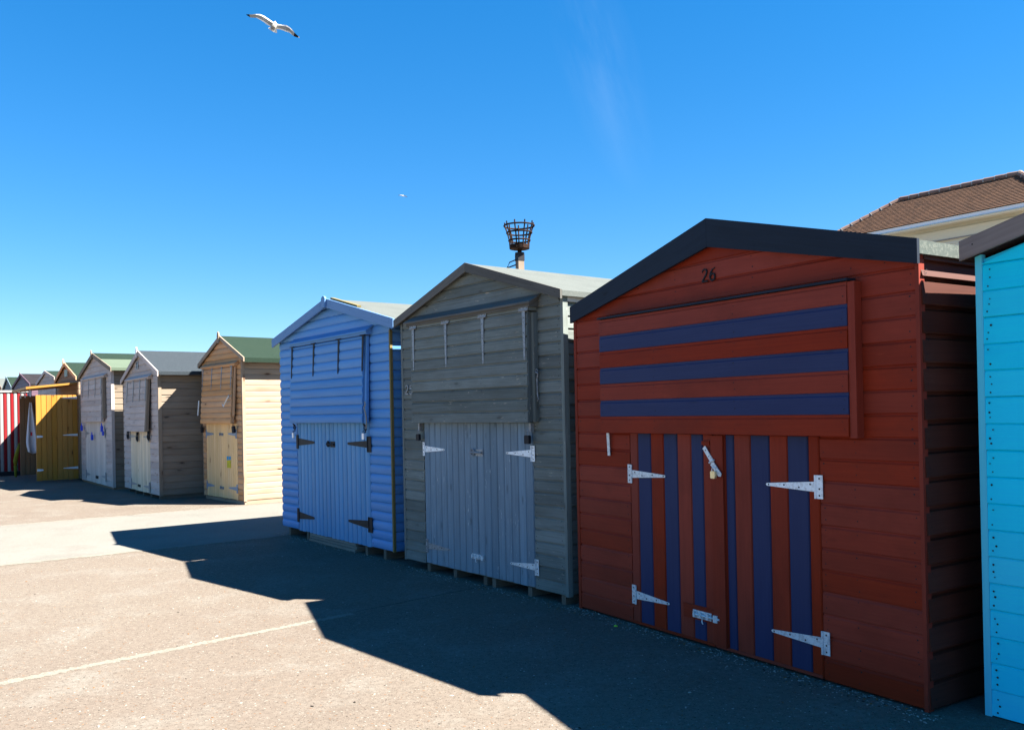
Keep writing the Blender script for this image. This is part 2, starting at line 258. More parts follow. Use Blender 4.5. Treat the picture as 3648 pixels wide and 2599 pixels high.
# ------------------------------------------------------------------ mesh helper
class MB:
    def __init__(s): s.v = []; s.f = []; s.m = []; s.uv = []; s.rn = []; s.mats = []
    def mi(s, m):
        if m not in s.mats: s.mats.append(m)
        return s.mats.index(m)
    def face(s, pts, m, uvs=None, rnd=(0.5, 0.5)):
        i = len(s.v); s.v += [tuple(p) for p in pts]; s.f.append(list(range(i, i + len(pts)))); s.m.append(s.mi(m))
        if uvs is None:
            # planar, grain runs along the longest side of the face
            P = [Vector(p) for p in pts]; e = max(((P[(k + 1) % len(P)] - P[k]) for k in range(len(P))), key=lambda q: q.length)
            if e.length < 1e-7: e = Vector((1, 0, 0))
            u = e.normalized(); nrm = (P[1] - P[0]).cross(P[2] - P[0])
            vv = nrm.cross(u).normalized() if nrm.length > 1e-12 else Vector((0, 0, 1))
            uvs = [((p).dot(u) + rnd[0] * 37, p.dot(vv) + rnd[1] * 53) for p in P]
        s.uv.append(uvs); s.rn.append([rnd] * len(pts))
    def box(s, a, b, m, T=None, rnd=None):
        rnd = rnd or (random.random(), random.random())
        x0, y0, z0 = a; x1, y1, z1 = b
        c = [(x0, y0, z0), (x1, y0, z0), (x1, y1, z0), (x0, y1, z0), (x0, y0, z1), (x1, y0, z1), (x1, y1, z1), (x0, y1, z1)]
        s.hexa(c, m, T, rnd)
    def hexa(s, c, m, T=None, rnd=None):
        rnd = rnd or (random.random(), random.random())
        if T: c = [T(*p) for p in c]
        for q in ((3, 2, 1, 0), (4, 5, 6, 7), (0, 1, 5, 4), (1, 2, 6, 5), (2, 3, 7, 6), (3, 0, 4, 7)): s.face([c[i] for i in q], m, None, rnd)
    def prism(s, poly, y0, y1, m, rnd=None, T=None):
        """polygon in (x, z) extruded from y0 to y1"""
        rnd = rnd or (random.random(), random.random())
        T = T or (lambda x, y, z: (x, y, z))
        s.face([T(x, y0, z) for x, z in poly], m, None, rnd); s.face([T(x, y1, z) for x, z in reversed(poly)], m, None, rnd)
        n = len(poly)
        for i in range(n):
            a, b_ = poly[i], poly[(i + 1) % n]
            s.face([T(a[0], y0, a[1]), T(a[0], y1, a[1]), T(b_[0], y1, b_[1]), T(b_[0], y0, b_[1])], m, None, rnd)
    def tube(s, pts, r, m, n=8, cap=True):
        P = [Vector(p) for p in pts]; rr = r if isinstance(r, (list, tuple)) else [r] * len(P); rings = []
        for i, p in enumerate(P):
            d = (P[min(i + 1, len(P) - 1)] - P[max(i - 1, 0)]).normalized()
            u = d.cross(Vector((0, 0, 1)) if abs(d.z) < 0.9 else Vector((1, 0, 0))).normalized(); v = d.cross(u)
            rings.append([p + (u * math.cos(2 * math.pi * k / n) + v * math.sin(2 * math.pi * k / n)) * rr[i] for k in range(n)])
        for a, b_ in zip(rings, rings[1:]):
            for k in range(n): s.face([a[k], a[(k + 1) % n], b_[(k + 1) % n], b_[k]], m)
        if cap: s.face(list(reversed(rings[0])), m); s.face(rings[-1], m)
    def ring(s, c, rad, r, m, n=28, k=6, axis='Z'):
        pts = []
        for i in range(n + 1):
            a = 2 * math.pi * i / n; ca, sa = math.cos(a) * rad, math.sin(a) * rad
            pts.append((c[0] + ca, c[1] + sa, c[2]) if axis == 'Z' else (c[0] + ca, c[1], c[2] + sa))
        s.tube(pts, r, m, k, False)
    def disc(s, c, r, m, y, n=6):
        s.face([(c[0] + r * math.cos(2 * math.pi * k / n), y, c[1] + r * math.sin(2 * math.pi * k / n)) for k in range(n)], m)
    def build(s, name, parent=None, smooth=False):
        me = bpy.data.meshes.new(name); me.from_pydata(s.v, [], s.f)
        for m in s.mats: me.materials.append(MATS[m])
        me.polygons.foreach_set('material_index', s.m)
        for nm, data in (('uv', s.uv), ('rnd', s.rn)):
            L = me.uv_layers.new(name=nm); flat = [c for f in data for p in f for c in p]; L.data.foreach_set('uv', flat)
        me.validate(); 
        if smooth:
            bm = bmesh.new(); bm.from_mesh(me); bmesh.ops.remove_doubles(bm, verts=bm.verts, dist=1e-5); bmesh.ops.recalc_face_normals(bm, faces=bm.faces); bm.to_mesh(me); bm.free()
            for p in me.polygons: p.use_smooth = True
        me.update()
        o = bpy.data.objects.new(name, me); COL.objects.link(o)
        if parent: o.parent = parent
        return o

def tag(o, label=None, cat=None, group=None, kind=None):
    for k, v in (('label', label), ('category', cat), ('group', group), ('kind', kind)):
        if v: o[k] = v
    return o
def empty(name, loc, yaw, label, cat, group=None):
    o = bpy.data.objects.new(name, None); COL.objects.link(o); o.empty_display_size = 0.3
    o.location = loc; o.rotation_euler = (0, 0, yaw); tag(o, label, cat, group); return o
rr = lambda: (random.random(), random.random())
J = lambda a: random.uniform(-a, a)

# board profiles: (t along the board's height 0..1, thickness outward)
LAP = [(0.0, 0.014), (0.03, 0.016), (0.80, 0.013), (0.88, 0.005), (1.0, 0.004)]
SHIP = [(0.0, 0.010), (0.03, 0.014), (0.86, 0.014), (0.93, 0.008), (1.0, 0.006)]
FLAT = [(0.0, 0.009), (0.02, 0.014), (0.97, 0.014), (1.0, 0.009)]
LOG = [(0.0, 0.007), (0.05, 0.014), (0.16, 0.018), (0.36, 0.021), (0.6, 0.021), (0.8, 0.017), (0.92, 0.010), (1.0, 0.005)]

LOG2 = [(0.0, 0.009), (0.04, 0.013), (0.2, 0.0155), (0.5, 0.016), (0.85, 0.014), (0.95, 0.011), (1.0, 0.008)]
def boards(mb, z0, z1, p, prof, xl, xr, T, mat, hole=None, nails=None, nailmat='nail_dark', nr=0.0035, wob=0.0012, nailx=None, njit=0.008):
    """horizontal boards from z0 to z1; xl(z), xr(z) give the ends; T(x, out, z) maps into the object"""
    n = int(math.ceil((z1 - z0) / p - 0.2))
    for i in range(n):
        a = z0 + i * p; h = min(p, z1 - a); rnd = rr()
        m = mat(i) if callable(mat) else mat
        spans = []
        zc = a + h / 2
        L, Rr = xl(zc), xr(zc)
        if hole and hole[2] < zc < hole[3]: spans = [(None, hole[0]), (hole[1], None)]
        else: spans = [(None, None)]
        for s0, s1 in spans:
            w0, w1 = J(wob), J(wob); wo = abs(J(wob * 1.2)); rnd = rr()
            prev = None; ring0 = []; ring1 = []
            for t, o_ in prof:
                z = a + t * h
                x0 = xl(z) if s0 is None else s0; x1 = xr(z) if s1 is None else s1
                if x1 - x0 < 0.004: x0 = x1 = (x0 + x1) / 2
                pa = T(x0, o_ + wo, z + w0); pb = T(x1, o_ + wo, z + w1)
                ring0.append(pa); ring1.append(pb)
                if prev:
                    q = prev
                    uo = rnd[0] * 41; vo = i * p + rnd[1] * 29
                    mb.face([q[0], q[1], pb, pa], m, [(q[2] + uo, q[4] + vo), (q[3] + uo, q[4] + vo), (x1 + uo, t * h + vo), (x0 + uo, t * h + vo)], rnd)
                prev = (pa, pb, x0, x1, t * h)
            zb = a + h
            x0 = xl(zb) if s0 is None else s0; x1 = xr(zb) if s1 is None else s1
            if x1 - x0 > 0.02:
                xa = xl(a) if s0 is None else s0; xb = xr(a) if s1 is None else s1
                mb.face(list(reversed(ring0)) + [T(xa, 0, a + w0), T(x0, 0, zb + w0)], m, None, rnd)
                mb.face(ring1 + [T(x1, 0, zb + w1), T(xb, 0, a + w1)], m, None, rnd)
                # underside of the lap
                mb.face([T(xa, 0, a + w0), T(xb, 0, a + w1), ring1[0], ring0[0]], m, None, rnd)
                if nails and x1 - x0 > 0.1:
                    om = max(o_ for _, o_ in prof)
                    pos = [x0 + 0.028, x1 - 0.028] + [x for x in (nailx or []) if x0 + 0.05 < x < x1 - 0.05]
                    for k, x in enumerate(pos):
                        for tt in nails:
                            if random.random() < 0.1: continue
                            xx = x + J(njit); zz = a + (tt + J(0.06)) * h; r_ = nr * random.uniform(0.7, 1.25)
                            mb.face([T(xx + r_ * math.cos(2 * math.pi * q / 6), om + wo + 0.0012, zz + r_ * math.sin(2 * math.pi * q / 6)) for q in range(6)], nailmat)

def vboards(mb, x0, x1, z0, z1, n, y, th, mat, bulge=0.0, gap=0.003, T=None, widths=None):
    """upright boards, front face at y - th (towards the viewer)"""
    T = T or (lambda x, yy, z: (x, yy, z))
    edges = [x0 + (x1 - x0) * i / n for i in range(n + 1)] if not widths else widths
    for i in range(len(edges) - 1):
        a, b_ = edges[i] + gap / 2, edges[i + 1] - gap / 2; m = mat(i) if callable(mat) else mat; rnd = rr()
        off = abs(J(0.0012)); zb = z0 + J(0.004) 
        prof = [(a, 0.0), (a, th * 0.55), (a + min(0.006, (b_ - a) * 0.15), th)] 
        if bulge: prof += [(a + (b_ - a) * t, th + bulge * math.sin(math.pi * t)) for t in (0.25, 0.5, 0.75)]
        prof += [(b_ - min(0.006, (b_ - a) * 0.15), th), (b_, th * 0.55), (b_, 0.0)]
        for (xa, oa), (xb, ob_) in zip(prof, prof[1:]):
            uo, vo = rnd[0] * 41, rnd[1] * 29 + i
            mb.face([T(xa, y - oa - off, zb), T(xb, y - ob_ - off, zb), T(xb, y - ob_ - off, z1), T(xa, y - oa - off, z1)], m, [(zb + uo, xa - a + vo), (zb + uo, xb - a + vo), (z1 + uo, xb - a + vo), (z1 + uo, xa - a + vo)], rnd)
        mb.face([T(x, y - o_ - off, zb) for x, o_ in reversed(prof)], m, None, rnd); mb.face([T(x, y - o_ - off, z1) for x, o_ in prof], m, None, rnd)
    mb.box((edges[0], y - th * 0.4, z0 + 0.006), (edges[-1], y, z1 - 0.002), mat(0) if callable(mat) else mat, T)

def t_hinge(parent, x, z, d, L, wb, y, mat, ph=0.12, pw=0.038, tip=0.016, dz=0.0, name='strap_hinge', screws=True):
    """T hinge: upright plate at x, tapered strap running d (+1 right, -1 left); dz = drop of the tip"""
    mb = MB(); t = 0.004
    mb.prism([(x - d * pw, z - ph / 2), (x - d * 0.002, z - ph / 2), (x - d * 0.002, z + ph / 2), (x - d * pw, z + ph / 2)], y - t, y, mat)
    mb.tube([(x, y - 0.006, z - ph / 2), (x, y - 0.006, z + ph / 2)], 0.006, mat, 8)
    e = x + d * L
    P = [(x + d * 0.003, z - wb / 2), (e - d * tip * 0.5, z + dz - tip / 2), (e, z + dz), (e - d * tip * 0.5, z + dz + tip / 2), (x + d * 0.003, z + wb / 2)]
    mb.prism(P, y - t, y, mat)
    if screws:
        for q, o_ in ((0.1, 0.25), (0.32, -0.2), (0.62, 0.1), (0.94, 0)):
            mb.disc((x + d * L * q, z + dz * q + o_ * wb * (1 - q)), 0.0055, 'nail_dark', y - t - 0.0008, 8)
        for q in (-0.36, -0.08, 0.36): mb.disc((x - d * pw * 0.55, z + ph * q), 0.0055, 'nail_dark', y - t - 0.0008, 8)
    return mb.build(name, parent)
def drop_hinge(parent, x, z, L, wb, y, mat, pw=0.11, ph=0.036, lean=0.0, T=None, tip=0.012):
    """T hinge at the top of a shutter, strap hanging down"""
    mb = MB(); t = 0.004; T = T or (lambda x, yy, zz: (x, yy, zz))
    mb.prism([(x - pw / 2, z), (x + pw / 2, z), (x + pw / 2, z + ph), (x - pw / 2, z + ph)], y - t, y, mat, None, T)
    mb.tube([T(x - pw / 2, y - 0.006, z - 0.002), T(x + pw / 2, y - 0.006, z - 0.002)], 0.006, mat, 8)
    mb.prism([(x - wb / 2, z - 0.006), (x + wb / 2, z - 0.006), (x + lean + tip / 2, z - L + tip / 2), (x + lean, z - L), (x + lean - tip / 2, z - L + tip / 2)][::-1], y - t, y, mat, None, T)
    for q in (0.15, 0.45, 0.75, 0.94):
        c = T(x + lean * q, y - t - 0.0008, z - L * q); mb.disc((c[0], c[2]), 0.0045, 'nail_dark', c[1], 6)
    for q in (-0.35, 0.0, 0.35):
        c = T(x + pw * q, y - t - 0.0008, z + ph * 0.5); mb.disc((c[0], c[2]), 0.0045, 'nail_dark', c[1], 6)
    return mb.build('strap_hinge', parent)
def padlock(parent, x, z, y, body='black_iron', shackle='silver', s=1.0, tall=False, tilt=0.0):
    mb = MB(); w_, h_ = 0.022 * s, (0.052 if tall else 0.042) * s
    prof = [(-w_, -h_), (-w_ * 0.75, -h_ * 1.12), (w_ * 0.75, -h_ * 1.12), (w_, -h_), (w_, 0), (w_ * 0.75, 0.006 * s), (-w_ * 0.75, 0.006 * s), (-w_, 0)]
    ca, sa = math.cos(tilt), math.sin(tilt)
    mb.prism([(x + a * ca - b_ * sa, z + a * sa + b_ * ca) for a, b_ in prof], y - 0.024 * s, y - 0.004, body)
    ob = mb.build('padlock', parent)
    sh = MB(); r_ = w_ * 0.62
    pts = [(-r_, 0.004), (-r_, 0.022 * s)] + [(-r_ * math.cos(a), 0.022 * s + r_ * math.sin(a)) for a in (0.5, 1.0, 1.57, 2.1, 2.6)] + [(r_, 0.022 * s), (r_, 0.004)]
    sh.tube([(x + a * ca - b_ * sa, y - 0.014 * s, z + a * sa + b_ * ca) for a, b_ in pts], 0.0032 * s, shackle, 6)
    sh.build('shackle', ob)
    return ob
def bolt(parent, x, z, y, mat='galvanised', L=0.18, s=1.0):
    mb = MB()
    mb.box((x, y - 0.004, z - 0.022 * s), (x + L * 0.68, y, z + 0.022 * s), mat)
    mb.tube([(x + 0.01, y - 0.012, z), (x + L, y - 0.012, z)], 0.006 * s, mat, 8)
    for q in (0.06, 0.3, 0.56): mb.box((x + L * q, y - 0.021, z - 0.016 * s), (x + L * q + 0.014, y - 0.0035, z + 0.016 * s), mat)
    mb.box((x + L * 0.8, y - 0.020, z - 0.02 * s), (x + L * 0.94, y - 0.0005, z + 0.02 * s), mat)
    mb.tube([(x + L * 0.4, y - 0.014, z), (x + L * 0.4, y - 0.02, z - 0.035 * s), (x + L * 0.44, y - 0.02, z - 0.045 * s)], 0.004, mat, 6)
    return mb.build('bolt', parent)
def latch(parent, x, z, y, mat='black_iron', s=1.0):
    mb = MB()
    mb.box((x, y - 0.005, z - 0.02 * s), (x + 0.06 * s, y, z + 0.02 * s), mat)
    mb.box((x + 0.085 * s, y - 0.005, z - 0.028 * s), (x + 0.18 * s, y, z + 0.028 * s), mat)
    mb.tube([(x + 0.01, y - 0.012, z), (x + 0.17 * s, y - 0.012, z)], 0.009 * s, mat, 8)
    mb.ring((x + 0.045 * s, y - 0.014, z + 0.004), 0.026 * s, 0.006 * s, mat, 14, 6, 'Y')
    return mb.build('latch', parent)
def loop_lock(parent, x, z, y, mat='black_iron', s=1.0):
    """cable lock hanging as a loose loop"""
    mb = MB(); mb.ring((x, y - 0.02, z), 0.05 * s, 0.009 * s, mat, 16, 6, 'Y'); mb.ring((x + 0.03 * s, y - 0.026, z - 0.02 * s), 0.036 * s, 0.008 * s, mat, 14, 6, 'Y')
    mb.box((x - 0.02 * s, y - 0.035, z + 0.035 * s), (x + 0.028 * s, y - 0.005, z + 0.085 * s), mat)
    return mb.build('cable_lock', parent)
STROKE = {'2': [(0.05, 0.78), (0.12, 0.93), (0.3, 1.0), (0.48, 0.95), (0.56, 0.78), (0.5, 0.58), (0.3, 0.35), (0.05, 0.03), (0.62, 0.03)],
          '6': [(0.58, 0.98), (0.32, 0.85), (0.12, 0.6), (0.05, 0.33), (0.13, 0.1), (0.32, 0.0), (0.52, 0.08), (0.6, 0.28), (0.52, 0.48), (0.34, 0.55), (0.16, 0.45), (0.08, 0.3)],
          '5': [(0.55, 0.97), (0.15, 0.97), (0.1, 0.58), (0.32, 0.64), (0.55, 0.5), (0.58, 0.25), (0.4, 0.03), (0.18, 0.0), (0.04, 0.12)]}
def numeral(parent, ch, x, z, h, y, mat, wd=0.10):
    mb = MB(); P = STROKE[ch]; t = 0.006
    n = len(P)
    for i in range(n - 1):
        a, b_ = Vector(P[i]) * h, Vector(P[i + 1]) * h
        d = (b_ - a).normalized(); q = Vector((-d.y, d.x))
        wa = h * wd * (0.55 if i in (0,) else 1) * 0.5; a2 = a - d * wa * 0.5; b2 = b_ + d * wa * 0.5
        mb.prism([(x + v.x, z + v.y) for v in (a2 - q * wa, b2 - q * wa, b2 + q * wa, a2 + q * wa)], y - t - 0.0002 * i, y, mat)
    return mb.build('numeral', parent)

# ------------------------------------------------------------------ generic hut
def hut(A, yaw, W, label, cfg):
    """front wall runs along local +x from A, depth along local +y"""
    root = empty('beach_hut', (A[0], A[1], 0), R(yaw), label, 'beach hut', 'beach huts in the long row')
    D = cfg.get('D', 2.5); (xL, zL), (xP, zP), (xR, zR) = cfg['roof']; zb = cfg.get('zb', 0.0)
    x0, x1 = cfg.get('wall', (0.0, W))
    top = lambda x: (zL + (zP - zL) * (x - xL) / (xP - xL)) if x < xP else (zP + (zR - zP) * (x - xP) / (xR - xP))
    bu = cfg.get('bu', 0.0); G = 0.045 + bu
    xl = lambda z: max(x0, xL + (z + G - zL) * (xP - xL) / (zP - zL))
    xr = lambda z: min(x1, xR - (z + G - zR) * (xR - xP) / (zP - zR))
    pitch, prof, fm, sm = cfg['pitch'], cfg['prof'], cfg['front'], cfg['side']
    nails = cfg.get('nails'); nm = cfg.get('nailmat', 'nail_dark'); nr = cfg.get('nr', 0.0035)
    ze = top(x1) - G; zl = top(x0) - G
    # front wall: structural panel behind, boards on it
    mb = MB()
    mb.prism([(x0, zb), (x1, zb), (x1, ze), (xP, zP - G), (x0, zl)], 0.002, 0.03, fm)
    boards(mb, zb, zP - G, pitch, prof, xl, xr, lambda x, o_, z: (x, -o_, z), fm, cfg.get('hole'), nails, nm, nr, nailx=cfg.get('nailx'), njit=cfg.get('njit', 0.008))
    mb.build('front_wall', root)
    # side walls
    for side in (1, -1):
        xx = x1 if side > 0 else x0; zt = (ze if side > 0 else zl) - 0.02
        mb = MB(); T = (lambda x, o_, z, xx=xx, side=side: (xx + side * o_, x, z))
        mb.box((xx - 0.03 if side > 0 else xx + 0.002, 0.031, zb), (xx - 0.002 if side > 0 else xx + 0.03, D, zt), sm)
        boards(mb, zb, zt - cfg.get('sidegap', 0.05), cfg.get('spitch', pitch), cfg.get('sprof', prof), lambda z: 0.0, lambda z: D, T, sm, None, nails if side > 0 and cfg.get('snails') else None, nm, nr)
        mb.build('side_wall', root)
    mb = MB(); mb.prism([(x0, zb), (x1, zb), (x1, ze), (xP, zP - G), (x0, zl)], D, D + 0.03, sm); mb.build('rear_wall', root)
    mb = MB(); mb.box((x0 + 0.031, 0.031, zb + 0.02), (x1 - 0.031, D - 0.001, zb + 0.05), 'skid_wood'); mb.build('floor_panel', root)
    # corner trims
    ct = cfg.get('corner', fm); cw = cfg.get('cw', 0.0)
    if cw:
        for side in (1, -1):
            xx = x1 if side > 0 else x0; mb = MB()
            om = max(o_ for _, o_ in prof) + 0.004
            if side > 0: mb.box((xx - cw * 0.0 + om * 0 + 0.0005, -0.018, zb - 0.01), (xx + om + cfg.get('ct', 0.012), cw * 0.9, top(x1) - 0.06), ct)
            else: mb.box((xx - om - 0.012, -0.018, zb - 0.01), (xx - 0.0005, cw * 0.9, top(x0) - 0.06), ct)
            mb.build('corner_trim', root)
    # roof slabs with an overhang
    of = cfg.get('front_over', 0.05); fl = cfg.get('felt', 'green_felt'); th = cfg.get('slab', 0.03)
    for side in (-1, 1):
        xe, zE = (xL, zL) if side < 0 else (xR, zR); mb = MB()
        n = 6; fm2 = cfg.get('felt2') if side > 0 else None
        P = [(xP, zP), (xe, zE), (xe, zE - th - cfg.get('drop', 0.02)), (xe - side * 0.02, zE - th - cfg.get('drop', 0.02)), (xe - side * 0.02, zE - th), (xP, zP - th)]; P = [(a, b_ - bu) for a, b_ in P]
        if side < 0: P = P[::-1]
        mb.prism(P, -of, D + 0.08, fl, (0.5, 0.5)); 
        rf = mb.build('roof_slope', root)
        if cfg.get('strip'):
            u = Vector((xe - xP, 0, zE - zP)); a0, a1, mt = cfg['strip']; nn = Vector((-u.z, 0, u.x)).normalized(); nn = nn if nn.z > 0 else -nn
            q = [Vector((xP, 0, zP)) + u * a + nn * h for a, h in ((a0, 0.0035), (a1, 0.0035), (a1, 0.008), (a0, 0.008))]
            m2 = MB(); m2.prism([(v.x, v.z) for v in q], -of - 0.002, D + 0.081, mt, (0.5, 0.5)); m2.build('felt_strip', root)
        if cfg.get('felt_joint') and side > 0:
            m2 = MB(); u = Vector((xe - xP, 0, zE - zP)); nn = Vector((-u.z, 0, u.x)).normalized(); nn = nn if nn.z > 0 else -nn
            c_ = [Vector((xP, 0, zP)) + u * a + nn * h for a, h in ((0, 0.003), (1, 0.003), (1, 0.007), (0, 0.007))]
            jy = cfg['felt_joint']; m2.prism([(v.x, v.z) for v in c_], jy, D + 0.0815, cfg['felt'], (0.5, 0.5)); m2.build('felt_overlap', root)
    # eaves batten under the side overhang
    for side in (-1, 1):
        xe, zE = (xL, zL) if side < 0 else (xR, zR); xx = x1 if side > 0 else x0; mb = MB()
        zt = (ze if side > 0 else zl)
        mb.box((xx + 0.001 if side > 0 else xx - 0.026, 0.02, zt - 0.052), (xx + 0.026 if side > 0 else xx - 0.001, D, zt - 0.004), cfg.get('batten', sm)); mb.build('eaves_batten', root)
    # bargeboards
    bh = cfg.get('bh', 0.09); bm_ = cfg.get('barge', fm); bh2 = cfg.get('bh2', bh); bt = 0.02
    for side in (-1, 1):
        xe, zE = (xL, zL) if side < 0 else (xR, zR); mb = MB()
        u = 0.004 * side
        poly = [(xP + u * 0.2, zP + 0.006), (xP + u * 0.2, zP - bh2), (xe, zE - bh), (xe, zE + 0.006)]
        if cfg.get('bend'): poly = [(xP + u * 0.2, zP + 0.006), (xP + u * 0.2, zP - bh2), (xe - side * 0.035, zE - bh + 0.006), (xe - side * 0.004, zE - bh), (xe, zE + 0.006)]
        if side < 0: pass
        else: poly = poly[::-1]
        mb.prism(poly, -of - bt, -of - 0.001, bm_)
        # nail heads on the board
        for q in (0.08, 0.4, 0.72, 0.95):
            xq = xP + (xe - xP) * q; zq = top(xq) - bh * 0.4
            mb.disc((xq, zq), 0.004, 'nail_dark', -of - bt - 0.001)
        mb.build('bargeboard', root)
    if cfg.get('finial'):
        mb = MB(); fw = cfg.get('fw', 0.045); fb, ft = cfg['finial']
        mb.prism([(xP - fw * 0.8, zP - fb), (xP + fw * 0.8, zP - fb), (xP + fw, zP), (xP + fw * 0.75, zP + ft * 0.6), (xP + fw * 0.1, zP + ft), (xP - fw * 0.5, zP + ft * 0.8), (xP - fw, zP)], -of - bt - 0.022, -of - bt - 0.001, cfg.get('finmat', bm_)); mb.build('finial', root)
    # skids below the floor
    if cfg.get('skids'):
        for sx in cfg['skids']:
            mb = MB(); mb.box((x0 + sx, -0.005, 0.0), (x0 + sx + 0.05, D - 0.05, zb - 0.002), 'skid_wood'); mb.build('skid', root)
    if cfg.get('plinth'):
        a_, b_, pm = cfg['plinth']; mb = MB(); mb.box((x0 + 0.01, 0.0, a_), (x1 + 0.022, 0.045, b_), pm); mb.box((x1 - 0.02, 0.046, a_), (x1 + 0.022, D, b_), pm); mb.build('plinth', root)
    root['_'] = 0; del root['_']
    return root, top

def shutter(root, x0, x1, z0, z1, pitch, prof, mat, out=0.075, deep=0.06, tilt=0.0, sidemat=None, nails=None, nailmat='nail_dark', nailx=None, batw=0.035):
    """hinged hatch of horizontal boards on a frame, standing proud of the wall"""
    T0 = lambda x, y, z: (x, y - tilt * (z1 - z) / (z1 - z0), z)
    mb = MB(); base = out - 0.016
    boards(mb, z0, z1, pitch, prof, lambda z: x0, lambda z: x1, lambda x, o_, z: T0(x, -base - o_, z), mat, None, nails, nailmat, 0.0035, nailx=nailx)
    mb.box((x0 + 0.004, -base + 0.0005, z0 + 0.002), (x1 - 0.004, -base + 0.010, z1 - 0.002), mat(0) if callable(mat) else mat, T0)
    sh = mb.build('shutter', root)
    sm = sidemat or (mat(0) if callable(mat) else mat); fr = MB(); d0 = -base + 0.0105
    for a, b_ in ((x0 + 0.006, x0 + 0.006 + batw), (x1 - 0.006 - batw, x1 - 0.003)): fr.box((a, d0, z0 + 0.004), (b_, d0 + deep - 0.012, z1 - 0.004), sm, T0)
    fr.box((x0 + batw + 0.007, d0, z0 + 0.004), (x1 - batw - 0.007, d0 + deep - 0.012, z0 + 0.04), sm, T0)
    fr.build('shutter_frame', sh)
    return sh, T0
def hood(root, x0, x1, zt, zb_, out, mat, slope_in=0.02, depth=None):
    """sloping weatherboard over the shutter: from the wall at zt down to zb_ at out, closed at its ends"""
    mb = MB(); T = 0.018
    prof = [(-0.017, zt), (-out, zb_), (-out, zb_ - T * 1.6), (-0.017, zb_ - T * 1.6)]
    rnd = rr()
    for i in range(4):
        a, b_ = prof[i], prof[(i + 1) % 4]; mb.face([(x0 + (0.015 if i != 9 else 0), a[0], a[1]), (x1 - 0.015, a[0], a[1]), (x1, b_[0], b_[1]) if i in (0,) else (x1 - 0.015, b_[0], b_[1]), (x0, b_[0], b_[1]) if i in (0,) else (x0 + 0.015, b_[0], b_[1])], mat, None, rnd)
    mb.face([(x0 + 0.015, y, z) for y, z in prof], mat, None, rnd); mb.face([(x1 - 0.015, y, z) for y, z in reversed(prof)], mat, None, rnd)
    # thin board lying over the wedge
    mb.hexa([(x0 - 0.012, -0.015, zt + 0.004), (x1 + 0.012, -0.015, zt + 0.004), (x1 + 0.012, -out - 0.018, zb_ - 0.006), (x0 - 0.012, -out - 0.018, zb_ - 0.006),
             (x0 - 0.012, -0.015, zt + 0.02), (x1 + 0.012, -0.015, zt + 0.02), (x1 + 0.012, -out - 0.018, zb_ + 0.010), (x0 - 0.012, -out - 0.018, zb_ + 0.010)], mat)
    return mb.build('shutter_hood', root)

# ================================================================== SETTING
bm = MB(); bm.face([(-900, -900, 0), (900, -900, 0), (900, 900, 0), (-900, 900, 0)], 'aggregate_concrete'); tag(bm.build('ground'), kind='structure')
def strip(name, pts_a, pts_b, z, mat, jit=0.02, n=140):
    """ground band between two polylines (2 points each), ragged edges"""
    mb = MB(); a0, a1 = map(Vector, pts_a); b0, b1 = map(Vector, pts_b); prev = None; ja = jb = 0
    for i in range(n + 1):
        t = i / n; ja = ja * 0.6 + J(jit); jb = jb * 0.6 + J(jit)
        A_ = a0.lerp(a1, t); B_ = b0.lerp(b1, t); d = (A_ - B_).normalized()
        A_ = A_ + d * ja; B_ = B_ + d * jb
        if prev: mb.face([(prev[1].x, prev[1].y, z), (B_.x, B_.y, z), (A_.x, A_.y, z), (prev[0].x, prev[0].y, z)], mat)
        prev = (A_, B_)
    o = mb.build(name); tag(o, kind='structure'); return o
# pale concrete path running between the huts, at right angles to the row
e = Vector((0.806, 0.592))
def ln(p, a, b): p = Vector(p); return (p + e * a, p + e * b)
strip('path', ln((-5.38, 13.83), -14, 12), ln((-3.9, 10.1), -14, 12), 0.0015, 'smooth_concrete', 0.02, 420)
strip('path_edge_sand', ln((-3.9, 10.14), -9, 2.0), ln((-3.84, 10.06), -9, 2.0), 0.003, 'sandy_joint', 0.022, 700)
strip('path_edge_sand', ln((-5.40, 13.87), -9, 1.5), ln((-5.35, 13.80), -9, 1.5), 0.003, 'sandy_joint', 0.022, 700)
strip('ground_joint', ((-3.60, 4.455), (-1.25, 6.565)), ((-3.55, 4.395), (-1.21, 6.51)), 0.0015, 'sandy_joint', 0.012, 700)
strip('ground_joint', ((-1.27, 6.56), (0.35, 8.05)), ((-1.26, 6.545), (0.36, 8.04)), 0.0015, 'ground_crack', 0.004, 200)

# ================================================================== HUT 26 (brick red)
RA, RY, RW = (0.497, 6.577), -57.6, 2.776
red, rtop = hut(RA, RY, RW, 'brick red hut numbered 26 with indigo stripes and a black gable board', dict(
    roof=[(0.017, 2.258), (1.439, 2.646), (2.823, 2.278)], wall=(0.02, 2.775), zb=0.012, pitch=0.1195, prof=SHIP, front='red_stain', side='red_stain_side_shade',
    hole=(0.612, 2.196, 0.0, 1.335), nails=(0.3, 0.75), nailx=[1.1, 1.75, 2.42], nr=0.0042, snails=True, bh=0.115, bh2=0.17, barge='navy_paint', felt='mossy_felt', cw=0.03, corner='red_stain', D=2.4, sidegap=0.075, spitch=0.14,
    sprof=[(0.0, 0.026), (0.04, 0.030), (0.80, 0.020), (0.86, 0.002), (1.0, 0.001)], slab=0.035, drop=0.03, front_over=0.05, ct=0.003))
def rmat(i): return 'indigo_paint' if i % 2 else 'red_stain'
sh, T0 = shutter(red, 0.375, 2.43, 1.328, 2.130, 0.1146, [(0, 0.010), (0.02, 0.014), (0.80, 0.014), (0.86, 0.009), (1.0, 0.009)], rmat, 0.078, 0.045, 0.004, 'red_stain', (0.3, 0.7), nailx=[0.95, 1.65])
